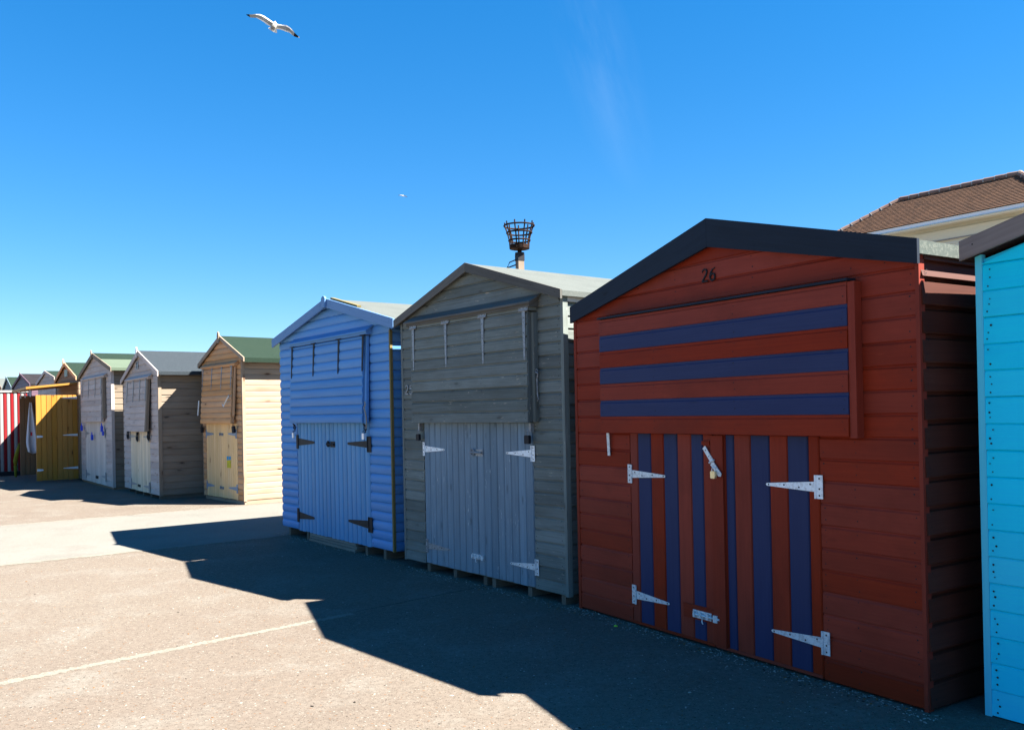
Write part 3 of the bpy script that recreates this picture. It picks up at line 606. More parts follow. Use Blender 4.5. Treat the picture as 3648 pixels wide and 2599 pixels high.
mb = MB(); mb.box((0.37, -0.092, 2.133), (2.445, -0.018, 2.146), 'navy_paint'); mb.build('shutter_hood', red)
mb = MB(); mb.box((2.433, -0.072, 1.322), (2.475, -0.0165, 2.128), 'red_stain'); mb.build('shutter_batten', red)
mb = MB(); mb.box((0.33, -0.03, 2.118), (0.374, -0.0165, 1.34), 'red_stain'); 
# doors
dz0, dz1 = 0.02, 1.324
def rdoor(edges, cols, x0, x1, hinge_side):
    m_ = MB(); vboards(m_, x0, x1, dz0, dz1, 1, -0.002, 0.016, lambda i: cols[min(i, len(cols) - 1)], 0, 0.0025, None, edges)
    return m_.build('door', red)
dl = rdoor([0.618, 0.70, 0.832, 0.958, 1.088, 1.214, 1.318, 1.396], ['red_stain', 'indigo_paint', 'red_stain', 'indigo_paint', 'red_stain', 'indigo_paint', 'red_stain'], 0.618, 1.396, -1)
dr = rdoor([1.403, 1.51, 1.578, 1.708, 1.848, 1.978, 2.12, 2.192], ['red_stain', 'indigo_paint', 'red_stain', 'indigo_paint', 'red_stain', 'indigo_paint', 'red_stain'], 1.403, 2.192, 1)
mb = MB(); mb.box((1.403, -0.036, dz0 + 0.01), (1.503, -0.0195, dz1 - 0.004), 'red_stain'); mb.build('cover_strip', dr)
mb = MB(); mb.box((1.325, -0.034, 1.26), (1.392, -0.0195, 1.285), 'red_stain'); mb.build('head_block', dl); mb = MB(); mb.box((1.125, -0.0245, 0.155), (1.392, -0.0195, 0.245), 'red_stain'); mb.build('ledge', dl)
mb = MB(); mb.box((0.62, -0.0235, 0.016), (1.394, -0.0195, 0.034), 'red_stain'); mb.build('bottom_rail', dl)
mb = MB(); mb.box((1.405, -0.0235, 0.016), (2.19, -0.0195, 0.034), 'red_stain'); mb.build('bottom_rail', dr)
t_hinge(dl, 0.638, 1.045, 1, 0.342, 0.054, -0.0205, 'galvanised', 0.128, 0.042, dz=0.0)
t_hinge(dl, 0.659, 0.213, 1, 0.335, 0.056, -0.0205, 'galvanised', 0.13, 0.042, dz=-0.005)
t_hinge(dr, 2.172, 1.052, -1, 0.345, 0.056, -0.0215, 'galvanised_white', 0.128, 0.046, dz=-0.006)
t_hinge(dr, 2.196, 0.212, -1, 0.352, 0.056, -0.0215, 'galvanised', 0.126, 0.046, dz=-0.004)
numeral(red, '2', 1.345, 2.274, 0.078, -0.016, 'black_iron', 0.11); numeral(red, '6', 1.410, 2.274, 0.078, -0.016, 'black_iron', 0.11)
# hasp and padlock
mb = MB(); a, b_ = Vector((1.352, 1.248)), Vector((1.425, 1.155)); d = (b_ - a).normalized(); q = Vector((-d.y, d.x)) * 0.014
mb.prism([tuple(a - q), tuple(b_ - q), tuple(b_ + q), tuple(a + q)], -0.042, -0.037, 'galvanised')
mb.tube([(1.40, -0.044, 1.152), (1.44, -0.044, 1.172)], 0.007, 'galvanised', 8)
a2 = b_ + d * 0.005; b2 = Vector((1.492, 1.082)); q2 = q * 1.15
mb.prism([tuple(a2 - q2), tuple(b2 - q2 * 0.9), tuple(b2 + d * 0.012), tuple(b2 + q2 * 0.9), tuple(a2 + q2)], -0.052, -0.046, 'galvanised')
for p in (0.2, 0.6): v = a.lerp(b_, p); mb.disc((v.x, v.y), 0.004, 'nail_dark', -0.0425)
mb.build('hasp', dr); padlock(dr, 1.452, 1.10, -0.052, 'brass', 'silver', 0.85)
mb = MB(); mb.hexa([(0.385, -0.030, 1.163), (0.412, -0.030, 1.163), (0.412, -0.026, 1.163), (0.385, -0.026, 1.163), (0.388, -0.040, 1.325), (0.415, -0.040, 1.325), (0.415, -0.034, 1.325), (0.388, -0.034, 1.325)], 'galvanised')
mb.disc((0.398, 1.19), 0.005, 'nail_dark', -0.044); mb.build('shutter_stay', red)
bolt(dl, 1.215, 0.192, -0.0255, 'galvanised', 0.235, 1.1)

# ================================================================== GREY HUT 25
GA, GY, GW = (-1.046, 8.525), -52.02, 2.374
grey, gtop = hut(GA, GY, GW, 'slate grey painted hut with pale felt roof and white strap hinges beside the red hut', dict(
    roof=[(-0.081, 2.40), (1.158, 2.787), (2.409, 2.405)], wall=(0.0, 2.345), zb=0.075, pitch=0.0975, prof=LAP, front='grey_paint', side='grey_paint',
    hole=(0.352, 1.985, 0.0, 1.40), nails=(0.3, 0.75), nr=0.004, bh=0.065, bh2=0.075, barge='grey_roof_board', felt='pale_felt', cw=0.035, corner='grey_paint', D=2.5, batten='weathered_pale',
    skids=[0.36, 0.80, 1.26, 1.385, 1.87, 2.28], front_over=0.05, drop=0.012))
sh, T0 = shutter(grey, 0.295, 2.035, 1.40, 2.283, 0.098, LAP, 'grey_paint', 0.10, 0.06, 0.01, 'grey_paint', (0.35, 0.75), nailx=[0.86, 1.42])
mb = MB(); mb.box((2.038, -0.06, 1.405), (2.072, -0.0165, 2.27), 'grey_paint'); mb.build('shutter_batten', grey)
hood(grey, 0.22, 2.10, 2.395, 2.34, 0.115, 'grey_roof_board')
mb = MB(); mb.box((0.27, -0.098, 2.286), (2.06, -0.0165, 2.325), 'grey_paint'); mb.build('hinge_rail', grey)
for x in (0.342, 0.889, 1.450, 2.006): drop_hinge(sh, x, 2.288, 0.395, 0.04, -0.1045, 'dull_steel', 0.115, 0.034, 0.003, None, 0.02)
gd = []
for a, b_, n in ((0.362, 1.212, 9), (1.218, 1.976, 8)):
    m_ = MB(); vboards(m_, a, b_, 0.085, 1.397, n, -0.002, 0.015, 'grey_paint_door', 0.002, 0.004); gd.append(m_.build('door', grey))
t_hinge(gd[0], 0.381, 1.153, 1, 0.336, 0.060, -0.0205, 'galvanised_white', 0.128, 0.036)
t_hinge(gd[1], 1.970, 1.152, -1, 0.335, 0.060, -0.0205, 'galvanised_white', 0.126, 0.040, dz=-0.004)
t_hinge(gd[0], 0.402, 0.246, 1, 0.38, 0.062, -0.0205, 'dull_steel', 0.126, 0.034)
t_hinge(gd[1], 1.995, 0.248, -1, 0.33, 0.054, -0.0205, 'galvanised', 0.128, 0.038, dz=-0.008)
latch(gd[0], 1.12, 1.14, -0.0205, 'dull_steel', 1.05); bolt(gd[0], 1.12, 0.236, -0.0205, 'galvanised', 0.19)
padlock(grey, 0.345, 1.288, -0.055, 'black_iron', 'dull_steel', 1.15); padlock(grey, 1.985, 1.292, -0.055, 'black_iron', 'dull_steel', 1.3)
for x in (0.325, 1.99):
    mb = MB(); mb.box((x - 0.012, -0.052, 1.325), (x + 0.012, -0.0165, 1.395), 'dull_steel'); mb.build('hasp', grey)
numeral(grey, '2', 0.048, 1.676, 0.085, -0.018, 'dull_steel', 0.14); numeral(grey, '5', 0.125, 1.676, 0.085, -0.018, 'dull_steel', 0.14)
mb = MB(); hx = 2.09; mb.tube([(hx, -0.055, 1.80), (hx + 0.02, -0.058, 1.785), (hx + 0.006, -0.055, 1.74), (hx + 0.008, -0.055, 1.62), (hx + 0.02, -0.055, 1.585), (hx + 0.005, -0.055, 1.57)], 0.005, 'dull_steel', 6); mb.ring((hx - 0.005, -0.05, 1.805), 0.014, 0.004, 'dull_steel', 12, 5, 'Y'); mb.build('cabin_hook', grey)

# ================================================================== BLUE HUT
BA, BY, BW = (-2.914, 11.033), -52.86, 2.846
blue, btop = hut(BA, BY, BW, 'bright blue log-lap hut with black strap hinges and a pale felt roof', dict(
    roof=[(-0.11, 2.452), (1.469, 2.80), (3.011, 2.425)], wall=(0.0, 2.835), zb=0.10, pitch=0.0962, prof=LOG, front='blue_paint', side='blue_paint',
    hole=(0.498, 2.372, 0.0, 1.40), bh=0.095, bh2=0.095, barge='blue_paint_faded', felt='pale_felt', D=2.5, batten='blue_paint', finial=(0.10, 0.03), fw=0.05, finmat='blue_paint_faded', bend=True,
    skids=[0.16, 0.7, 2.2, 2.6], nails=(0.5,), nr=0.003, front_over=0.06, drop=0.01))
sh, T0 = shutter(blue, 0.475, 2.36, 1.398, 2.315, 0.0985, LOG, 'blue_paint', 0.07, 0.05, 0.03, 'blue_paint')
hood(blue, 0.46, 2.47, 2.402, 2.352, 0.085, 'blue_paint')
mb = MB(); mb.box((0.47, -0.070, 2.318), (2.44, -0.0265, 2.350), 'blue_paint_faded'); mb.build('hinge_rail', blue)
mb = MB(); mb.hexa([T0(*p) for p in ((2.364, -0.05, 1.40), (2.41, -0.05, 1.40), (2.41, -0.02, 1.40), (2.364, -0.02, 1.40), (2.364, -0.05, 2.31), (2.41, -0.05, 2.31), (2.41, -0.026, 2.31), (2.364, -0.026, 2.31))], 'blue_paint'); mb.build('shutter_batten', blue)
for x in (0.53, 1.15, 1.80, 2.37): drop_hinge(sh, x, 2.322, 0.385, 0.042, -0.0755, 'black_iron', 0.12, 0.036, -0.012, T0, 0.022)
bd = []
for a, b_, n in ((0.507, 1.405, 9), (1.411, 2.362, 9)):
    m_ = MB(); vboards(m_, a, b_, 0.098, 1.396, n, -0.002, 0.018, 'blue_paint_door', 0.006, 0.005); bd.append(m_.build('door', blue))
t_hinge(bd[0], 0.553, 1.170, 1, 0.46, 0.088, -0.0265, 'black_iron', 0.168, 0.062, 0.028, screws=False)
t_hinge(bd[1], 2.335, 1.174, -1, 0.47, 0.074, -0.0265, 'black_iron', 0.166, 0.076, 0.026, screws=False)
t_hinge(bd[0], 0.538, 0.279, 1, 0.44, 0.086, -0.0265, 'black_iron', 0.168, 0.062, 0.028, screws=False)
t_hinge(bd[1], 2.33, 0.330, -1, 0.475, 0.084, -0.0265, 'black_iron', 0.16, 0.080, 0.026, screws=False)
latch(bd[0], 1.35, 1.157, -0.0265, 'black_iron', 1.15)
padlock(blue, 0.52, 1.275, -0.065, 'silver', 'black_iron', 0.95, True); padlock(blue, 2.345, 1.285, -0.065, 'silver', 'black_iron', 1.0, True)
for x in (0.52, 2.35):
    mb = MB(); mb.tube([(x - 0.02, -0.07, 1.385), (x + 0.02, -0.066, 1.37), (x + 0.02, -0.06, 1.33), (x - 0.0, -0.06, 1.30)], 0.009, 'black_iron', 6); mb.ring((x, -0.062, 1.35), 0.026, 0.007, 'black_iron', 12, 6, 'Y'); mb.build('hasp', blue)
mb = MB(); mb.tube([(2.425, -0.10, 1.62), (2.44, -0.10, 1.59), (2.405, -0.10, 1.56), (2.43, -0.095, 1.50), (2.42, -0.08, 1.42), (2.39, -0.07, 1.34)], 0.008, 'rope_grey', 6); mb.build('shutter_cord', blue)
mb = MB(); mb.box((2.836, -0.032, 0.10), (2.862, -0.004, 2.335), 'yellow_batten'); mb.build('corner_batten', blue)
# batten tacked on the right roof slope
u = Vector((1.542, 0, -0.375)).normalized(); nn = Vector((0.236, 0, 0.972))
mb = MB(); P0 = Vector((1.55, -0.05, 2.80 - 0.02)); mb.hexa([tuple(P0 + u * a + Vector((0, b2, 0)) + nn * c_) for c_ in (0.004, 0.028) for a, b2 in ((0, 0), (0.66, 0), (0.66, 0.05), (0, 0.05))], 'yellow_batten'); mb.build('roof_batten', blue)
# timber step under the blue doors (separate thing)
st = empty('wooden_step', (BA[0], BA[1], 0), R(BY), 'worn grey timber step packed under the blue hut doors', 'step')
for k in range(3):
    mb = MB(); mb.box((0.82 + J(0.02), -0.03 + k * 0.008 + J(0.004), 0.002 + k * 0.031), (2.02 + J(0.05), 0.12, 0.030 + k * 0.031), 'grey_step_wood'); mb.build('plank', st)
mb = MB(); mb.box((2.99, -0.02, 2.16), (3.03, -0.015, 2.18), 'white_paint')

# ================================================================== PINE HUT
PA, PY, PW = (-5.686, 16.043), -49.61, 1.785
pine, ptop = hut(PA, PY, PW, 'new unpainted pine hut with a green felt roof and a sunlit side wall', dict(
    roof=[(-0.084, 2.46), (0.947, 2.91), (1.974, 2.47)], wall=(0.02, 1.745), zb=0.062, pitch=0.0975, prof=LOG, sprof=LOG2, front='pine_front', side='pine',
    hole=(0.15, 1.54, 0.0, 1.38), bh=0.065, bh2=0.065, barge='pine', felt='green_felt', D=2.6, batten='pine', finial=(0.13, 0.075), fw=0.04, finmat='pine', cw=0.04, corner='pine', plinth=(0.0, 0.055, 'pine'), drop=0.045, front_over=0.05))
sh, T0 = shutter(pine, 0.165, 1.52, 1.372, 2.345, 0.0985, LOG, 'pine_front', 0.07, 0.05, 0.055, 'pine_front')
hood(pine, 0.14, 1.66, 2.43, 2.385, 0.085, 'pine_front')
mb = MB(); mb.box((0.15, -0.070, 2.35), (1.58, -0.0265, 2.383), 'pine_front'); mb.build('hinge_rail', pine)
mb = MB(); mb.hexa([T0(*p) for p in ((1.535, -0.05, 1.50), (1.585, -0.05, 1.50), (1.585, -0.026, 1.50), (1.535, -0.026, 1.50), (1.535, -0.05, 2.34), (1.585, -0.05, 2.34), (1.585, -0.026, 2.34), (1.535, -0.026, 2.34))], 'pine_front'); mb.build('shutter_batten', pine)
for x in (0.21, 0.63, 1.07, 1.49): drop_hinge(sh, x, 2.352, 0.385, 0.036, -0.0755, 'dull_steel', 0.1, 0.03, -0.012, T0, 0.016)
pd = []
for a, b_, n in ((0.158, 0.842, 8), (0.848, 1.532, 8)):
    m_ = MB(); vboards(m_, a, b_, 0.066, 1.37, n, -0.002, 0.016, 'pine_door', 0.002, 0.005); pd.append(m_.build('door', pine))
for d_, z, x, L in ((1, 1.182, 0.195, 0.32), (1, 0.256, 0.19, 0.33), (-1, 1.19, 1.50, 0.33), (-1, 0.254, 1.51, 0.34)): t_hinge(pd[0 if d_ > 0 else 1], x, z, d_, L, 0.07, -0.0225, 'steel_blue', 0.15, 0.04, 0.02, screws=False)
latch(pd[0], 0.79, 1.178, -0.0225, 'dull_steel', 0.9); latch(pd[0], 0.78, 0.237, -0.0225, 'dull_steel', 0.9)
padlock(pine, 0.10, 1.30, -0.05, 'black_iron', 'black_iron', 1.6, True); padlock(pine, 1.545, 1.315, -0.06, 'black_iron', 'black_iron', 1.8, True, 0.2)
mb = MB(); mb.box((1.10, -0.0205 - 0.006, 0.735), (1.165, -0.0235, 0.80), 'sticker_blue'); mb.box((1.19, -0.0265, 0.745), (1.262, -0.0235, 0.80), 'sticker_blue'); mb.box((1.10, -0.0262, 0.60), (1.262, -0.0232, 0.735), 'sticker_yellow'); mb.build('sticker', pd[1])
mb = MB(); mb.tube([(1.56, -0.16, 1.84), (1.50, -0.165, 1.80), (1.42, -0.17, 1.73), (1.36, -0.175, 1.665), (1.325, -0.18, 1.70)], 0.010, 'galvanised', 6); mb.ring((1.55, -0.16, 1.83), 0.03, 0.008, 'rope_grey', 12, 6, 'Y'); mb.build('cabin_hook', pine)
mb = MB(); mb.tube([(0.10, -0.12, 1.79), (0.06, -0.13, 1.52)], 0.012, 'galvanised', 6); mb.build('cabin_hook', pine)

# ================================================================== SLATE-ROOFED WEATHERED HUT
SA, SY, SW = (-8.041, 18.038), -53.5, 2.654
slate, stop_ = hut(SA, SY, SW, 'weathered grey timber hut with a dark slate felt roof and half-shaded side wall', dict(
    roof=[(0.0, 2.275), (1.457, 2.80), (2.883, 2.33)], wall=(0.02, 2.69), zb=0.075, pitch=0.1225, prof=LAP, front='weathered_front', side='weathered_grey',
    hole=(0.60, 2.09, 0.0, 1.235), bh=0.085, bh2=0.085, barge='weathered_front', felt='slate_felt', felt_joint=1.5, D=2.6, batten='brown_board', finial=(0.14, 0.07), fw=0.035, finmat='weathered_pale', cw=0.045, corner='weathered_grey', drop=0.03,
    skids=[0.3, 0.85, 1.45, 2.0, 2.6]))
sh, T0 = shutter(slate, 0.56, 2.15, 1.235, 2.215, 0.1225, LAP, 'weathered_front', 0.075, 0.05, 0.05, 'weathered_grey')
hood(slate, 0.52, 2.34, 2.30, 2.25, 0.085, 'weathered_front')
mb = MB(); mb.box((0.54, -0.070, 2.218), (2.26, -0.0265, 2.250), 'weathered_front'); mb.build('hinge_rail', slate)
mb = MB(); mb.hexa([T0(*p) for p in ((2.154, -0.085, 1.24), (2.24, -0.085, 1.24), (2.24, -0.03, 1.24), (2.154, -0.03, 1.24), (2.154, -0.07, 2.21), (2.24, -0.07, 2.21), (2.24, -0.03, 2.21), (2.154, -0.03, 2.21))], 'weathered_grey'); mb.build('shutter_batten', slate)
for x in (0.68, 1.18, 1.68, 2.12): drop_hinge(sh, x, 2.222, 0.42, 0.04, -0.0805, 'dull_steel', 0.1, 0.03, -0.01, T0, 0.03)
sd = []
for a, b_, n in ((0.606, 1.31, 8), (1.318, 2.082, 8)):
    m_ = MB(); vboards(m_, a, b_, 0.078, 1.232, n, -0.002, 0.014, 'cream_door', 0.008, 0.01); sd.append(m_.build('door', slate))
for d_, z, x, L, mt in ((1, 1.135, 0.65, 0.40, 'dull_steel'), (-1, 1.135, 2.04, 0.40, 'dull_steel'), (1, 0.197, 0.67, 0.42, 'dull_steel'), (-1, 0.19, 2.04, 0.42, 'dull_steel')): t_hinge(sd[0 if d_ > 0 else 1], x, z, d_, L, 0.06, -0.0265, mt, 0.19, 0.045, 0.02, screws=False)
for x, z in ((0.50, 1.15), (1.26, 1.115), (2.10, 1.15)): loop_lock(slate, x, z, -0.03, 'black_iron', 1.3)
latch(sd[0], 1.2, 0.178, -0.0265, 'black_iron', 0.9)
mb = MB(); mb.box((1.17, -0.030, 2.455), (1.325, -0.0165, 2.60), 'dull_steel'); mb.disc((1.247, 2.56), 0.03, 'nail_dark', -0.0315, 12); mb.disc((1.247, 2.495), 0.03, 'nail_dark', -0.0315, 12); mb.build('plaque', slate)

# ================================================================== WEATHERED HUT WITH BLUE PADLOCKS
WA, WY, WW = (-10.379, 20.983), -53.61, 3.367
wth, wtop = hut(WA, WY, WW, 'weathered pale timber hut with blue padlocks and a two-tone green felt roof', dict(
    roof=[(-0.02, 2.53), (1.663, 2.975), (3.534, 2.56)], wall=(0.03, 3.30), zb=0.05, pitch=0.125, prof=LAP, front='weathered_front', side='weathered_grey',
    hole=(0.53, 2.74, 0.0, 1.43), bh=0.085, bh2=0.085, barge='weathered_grey', felt='pale_green_felt', D=2.6, batten='weathered_pale', finial=(0.14, 0.07), fw=0.045, finmat='pine', cw=0.045, corner='weathered_front', drop=0.03, strip=(0.0, 0.42, 'green_felt'), plinth=(0.0, 0.045, 'brown_board')))
sh, T0 = shutter(wth, 0.53, 2.70, 1.43, 2.385, 0.122, LAP, 'weathered_front', 0.075, 0.05, 0.03, 'weathered_front')
hood(wth, 0.53, 2.98, 2.46, 2.41, 0.085, 'weathered_front')
mb = MB(); mb.box((0.54, -0.070, 2.388), (2.90, -0.0265, 2.415), 'weathered_front'); mb.build('hinge_rail', wth)
mb = MB(); mb.box((2.74, -0.08, 1.50), (2.83, -0.0265, 2.38), 'weathered_grey'); mb.build('shutter_batten', wth)
for x in (0.62, 1.33, 2.05, 2.66): drop_hinge(sh, x, 2.39, 0.42, 0.045, -0.0805, 'dull_steel', 0.12, 0.03, -0.01, T0, 0.03)
wd = []
for a, b_, n in ((0.54, 1.60, 9), (1.61, 2.73, 9)):
    m_ = MB(); vboards(m_, a, b_, 0.055, 1.427, n, -0.002, 0.014, 'weathered_pale', 0.002, 0.004); wd.append(m_.build('door', wth))
for d_, z, x, L in ((1, 1.165, 0.62, 0.36), (-1, 1.18, 2.68, 0.34), (1, 0.215, 0.60, 0.42), (-1, 0.235, 2.68, 0.42)): t_hinge(wd[0 if d_ > 0 else 1], x, z, d_, L, 0.07, -0.0225, 'dull_steel', 0.2, 0.05, 0.02, screws=False)
for x, z, s_ in ((0.39, 1.33, 1.9), (2.62, 1.33, 2.0), (2.70, 1.22, 1.5), (1.57, 1.13, 1.9)): padlock(wth, x, z, -0.05, 'blue_plastic', 'blue_plastic', s_, True)
latch(wd[0], 1.70, 0.19, -0.0225, 'black_iron', 1.2)

# ================================================================== HUTS BEYOND, along the same line
th_ = R(WY); nx = Vector((math.cos(th_), math.sin(th_))); W0 = Vector(WA)
def far_hut(s0, s1, eL, pk, eR, label, front, side, felt_, barge, **kw):
    a = W0 + nx * s0; Wd = s1 - s0
    cfg = dict(roof=[(eL[0] - s0, eL[1] + 0.08), (pk[0] - s0, pk[1]), (eR[0] - s0, eR[1] + 0.08)], wall=(0.06, Wd - 0.08), zb=0.05, pitch=0.122, prof=LAP, front=front, side=side, bh=0.08, bh2=0.08, barge=barge, felt=felt_, D=2.6, drop=0.03)
    cfg.update(kw); return hut((a.x, a.y), WY, Wd, label, cfg)[0]
h8 = far_hut(-3.40, -0.26, (-3.387, 2.472), (-1.88, 2.969), (-0.275, 2.453), 'pine hut with orange door and top hatch open, glass plaque in its gable', 'brown_board', 'pine', 'green_felt', 'pine_front', finial=(0.13, 0.09), fw=0.06, finmat='pine_door', hole=(0.38, 2.74, 0.0, 2.15))
far_hut(-6.70, -3.43, (-6.683, 2.533), (-5.033, 2.906), (-3.377, 2.577), 'grey gabled hut with a green roof behind the raised hatch', 'weathered_front', 'weathered_grey', 'green_felt', 'dull_paint' if 0 else 'weathered_front')
far_hut(-12.2, -7.95, (-12.317, 2.591), (-10.05, 3.05), (-7.916, 2.556), 'purple and lilac gabled hut with a dark roof beyond the striped door', 'lilac_board', 'purple_paint', 'dark_felt', 'purple_paint', finial=(0.1, 0.05), fw=0.05)
far_hut(-15.1, -12.5, (-15.1, 2.60), (-13.75, 3.10), (-12.4, 2.60), 'pale blue gabled hut with a green roof, second from the far end', 'pale_blue_paint', 'pale_blue_paint', 'green_felt', 'pale_blue_paint', finial=(0.1, 0.07), fw=0.05)
far_hut(-18.8, -15.3, (-18.9, 2.62), (-17.0, 3.18), (-15.2, 2.66), 'tan hut with a whitish roof at the far end of the row', 'pine_front', 'pine', 'pale_felt', 'weathered_grey')
# raised purple hut detail: pale light strip on the dark roof
# gable plaque on hut 8
mb = MB(); mb.box((1.38, -0.035, 2.60), (1.80, -0.0165, 2.78), 'plaque_glass'); mb.box((1.35, -0.030, 2.575), (1.375, -0.0165, 2.80), 'pine_front'); mb.box((1.805, -0.030, 2.575), (1.83, -0.0165, 2.80), 'pine_front'); mb.build('plaque', h8)
# its open doors (perpendicular to the row) and the hatch propped up as a canopy; local x = s + 3.40
X = lambda s_: s_ + 3.40
def open_door(parent, s_, y0, y1, z0, z1, n, mat, name='door', th=0.022):
    mb = MB(); T = lambda x, y, z: (X(s_) - y, x, z)     # board plane seen from the +x side
    vboards(mb, y0, y1, z0, z1, n, 0, th, mat, 0.0, 0.004, T); return mb.build(name, parent)
d1 = open_door(h8, -0.40, -0.93, -0.02, 0.045, 2.09, 8, 'orange_pine')
for z in (0.32, 1.12, 2.02):
    mb = MB(); T = lambda x, y, z_: (X(-0.40) - y, x, z_)
    mb.prism([(-0.03, z - 0.03), (-0.35, z - 0.008), (-0.36, z), (-0.35, z + 0.008), (-0.03, z + 0.03)], -0.032, -0.026, 'galvanised', None, T); mb.build('strap_hinge', d1)
for z in (0.30, 1.10):
    mb = MB(); mb.prism([(-0.92, z - 0.03), (-0.80, z - 0.02), (-0.78, z), (-0.80, z + 0.02), (-0.92, z + 0.03)], -0.032, -0.026, 'galvanised', None, T); mb.build('hinge_end', d1)
d2 = open_door(h8, -3.02, -0.95, -0.02, 0.06, 2.14, 8, 'brown_board')
mb = MB(); mb.hexa([(X(-3.0), -1.12, 2.22), (X(-0.42), -1.12, 2.235), (X(-0.42), -0.02, 2.36), (X(-3.0), -0.02, 2.34), (X(-3.0), -1.12, 2.275), (X(-0.42), -1.12, 2.29), (X(-0.42), -0.02, 2.40), (X(-3.0), -0.02, 2.38)], 'orange_pine')
cn = mb.build('raised_hatch', h8)
for s_ in (-0.75, -1.6, -2.4):
    mb = MB(); mb.box((X(s_) - 0.015, -1.0, 2.06), (X(s_) + 0.015, -0.98, 2.23), 'galvanised'); mb.build('catch', cn)
mb = MB(); mb.box((0.40, 0.0, 0.051), (2.70, 0.035, 2.15), 'brown_board')
# towel hung over the left door
def towel():
    mb = MB(); n, m_ = 14, 12; P = {}
    for i in range(n + 1):
        t = i / n
        for j in range(m_ + 1):
            u_ = j / m_; wd_ = 0.03 + 0.17 * t ** 0.9
            if t > 0.75: wd_ *= (1 - (t - 0.75) * 1.2)
            y = -0.70 + (u_ - 0.5) * 2 * wd_ + 0.05 * t; xx = X(-2.93) + 0.05 * math.sin(u_ * 11) * (0.3 + t) + 0.02
            z = 1.96 - 1.36 * t - (0.16 * abs(u_ - 0.45) * -1 if t > 0.9 else 0)
            P[i, j] = (xx, y, z)
    for i in range(n):
        for j in range(m_):
            red_ = (i in (8,) and j in (4, 5)); mb.face([P[i, j], P[i, j + 1], P[i + 1, j + 1], P[i + 1, j]], 'cloth_red' if red_ else 'cloth_white')
    o = mb.build('towel', None, True); md = o.modifiers.new('thick', 'SOLIDIFY'); md.thickness = 0.012
    o.location = h8.location; o.rotation_euler = h8.rotation_euler
    tag(o, 'white and blue towel hanging from the open door of the pine hut', 'towel')
towel()
def bundle():
    mb = MB(); pts = [(X(-3.35), -1.02, 0.28), (X(-3.3), -1.03, 0.42), (X(-3.28), -1.0, 0.6), (X(-3.24), -0.96, 0.78), (X(-3.22), -0.94, 0.9)]
    mb.tube(pts, [0.03, 0.055, 0.05, 0.035, 0.015], 'cloth_yellow', 9); mb.tube([(X(-3.35), -1.02, 0.0), (X(-3.35), -1.02, 0.3)], [0.03, 0.045], 'cloth_yellow', 8)
    o = mb.build('folded_parasol', None, True); o.location = h8.location; o.rotation_euler = h8.rotation_euler
    tag(o, 'yellow-green folded parasol leaning by the striped door', 'parasol')
bundle()
# striped door leaf, red and white, of the next hut
sdm = empty('striped_panel', tuple(W0 + nx * -4.12) + (0,), R(WY), 'red and white striped tall panel standing out from the row at the left edge', 'panel')
T = lambda x, y, z: (-y, x, z)
mb = MB(); vboards(mb, -1.62, -0.62, 0.12, 2.26, 1, 0, 0.022, lambda i: ('white_paint', 'red_paint')[i % 2], 0.006, 0.004, T, [-1.62 + 0.083 * k for k in range(13)]); mb.build('boards', sdm)
mb = MB(); mb.box((-0.004, -1.63, 2.262), (0.05, -0.60, 2.32), 'white_paint'); mb.build('top_rail', sdm)
mb = MB(); mb.box((-0.004, -1.60, 0.0), (0.03, -0.64, 0.118), 'black_iron'); mb.build('base_rail', sdm)

# ================================================================== TURQUOISE HUT (right edge)
TA = (2.267, 4.155)
turq, _ = hut(TA, -56.0, 2.5, 'bright turquoise hut with rusty nail heads at the right edge', dict(
    roof=[(-0.08, 2.262), (1.22, 2.60), (2.52, 2.262)], wall=(0.0, 2.44), zb=0.004, pitch=0.1262, prof=[(0.0, 0.012), (0.025, 0.016), (0.93, 0.011), (1.0, 0.005)], front='turquoise_paint', side='turquoise_paint',
    nails=(0.2, 0.45, 0.72), nailmat='nail_rust', nr=0.0046, bu=0.062, njit=0.011, bh=0.088, bh2=0.088, barge='driftwood', felt='dark_felt', D=2.4, cw=0.02, corner='turquoise_edge', slab=0.018, drop=0.0))

# ================================================================== HOUSE BEHIND
HA = (14.249, 24.0); house = empty('house', (HA[0], HA[1], 0), R(-54.5), 'cream house with a brown tiled hipped roof behind the huts', 'house')
ex0, ex1, hd, ezz, rz = -6.28, 0.85, 1.7, 7.0, 8.18
wl = MB(); wl.box((ex0 + 0.5, 0.5, 0), (ex1 - 0.5, 2 * hd - 0.5, 6.8), 'cream_paint')
k = 0
boards(wl, 4.0, 6.72, 0.16, [(0, 0.010), (0.02, 0.020), (0.95, 0.012), (1.0, 0.004)], lambda z: ex0 + 0.5, lambda z: ex1 - 0.5, lambda x, o_, z: (x, 0.5 - o_, z), 'cream_paint')
wl.build('wall', house)
mb = MB(); mb.box((ex0, -0.02, 6.77), (ex1, 0.03, 6.945), 'fascia_white'); mb.box((ex0 - 0.02, 0.03, 6.77), (ex0 + 0.03, 2 * hd, 6.945), 'white_paint'); mb.build('fascia', house)
mb = MB(); mb.box((ex0 + 0.05, 0.035, 6.79), (ex1 - 0.05, 2 * hd - 0.05, 6.82), 'cream_paint'); mb.build('soffit', house)
mb = MB(); mb.tube([(ex0, -0.045, 6.80), (ex1, -0.045, 6.80)], 0.03, 'cream_paint', 8); mb.build('gutter', house)
mb = MB(); mb.box((-3.4, 0.42, 6.40), (-0.35, 0.478, 6.68), 'cream_paint'); mb.box((-3.3, 0.40, 6.36), (-0.35, 0.419, 6.395), 'white_paint'); mb.build('window_head', house)
mb = MB()
ns = 20
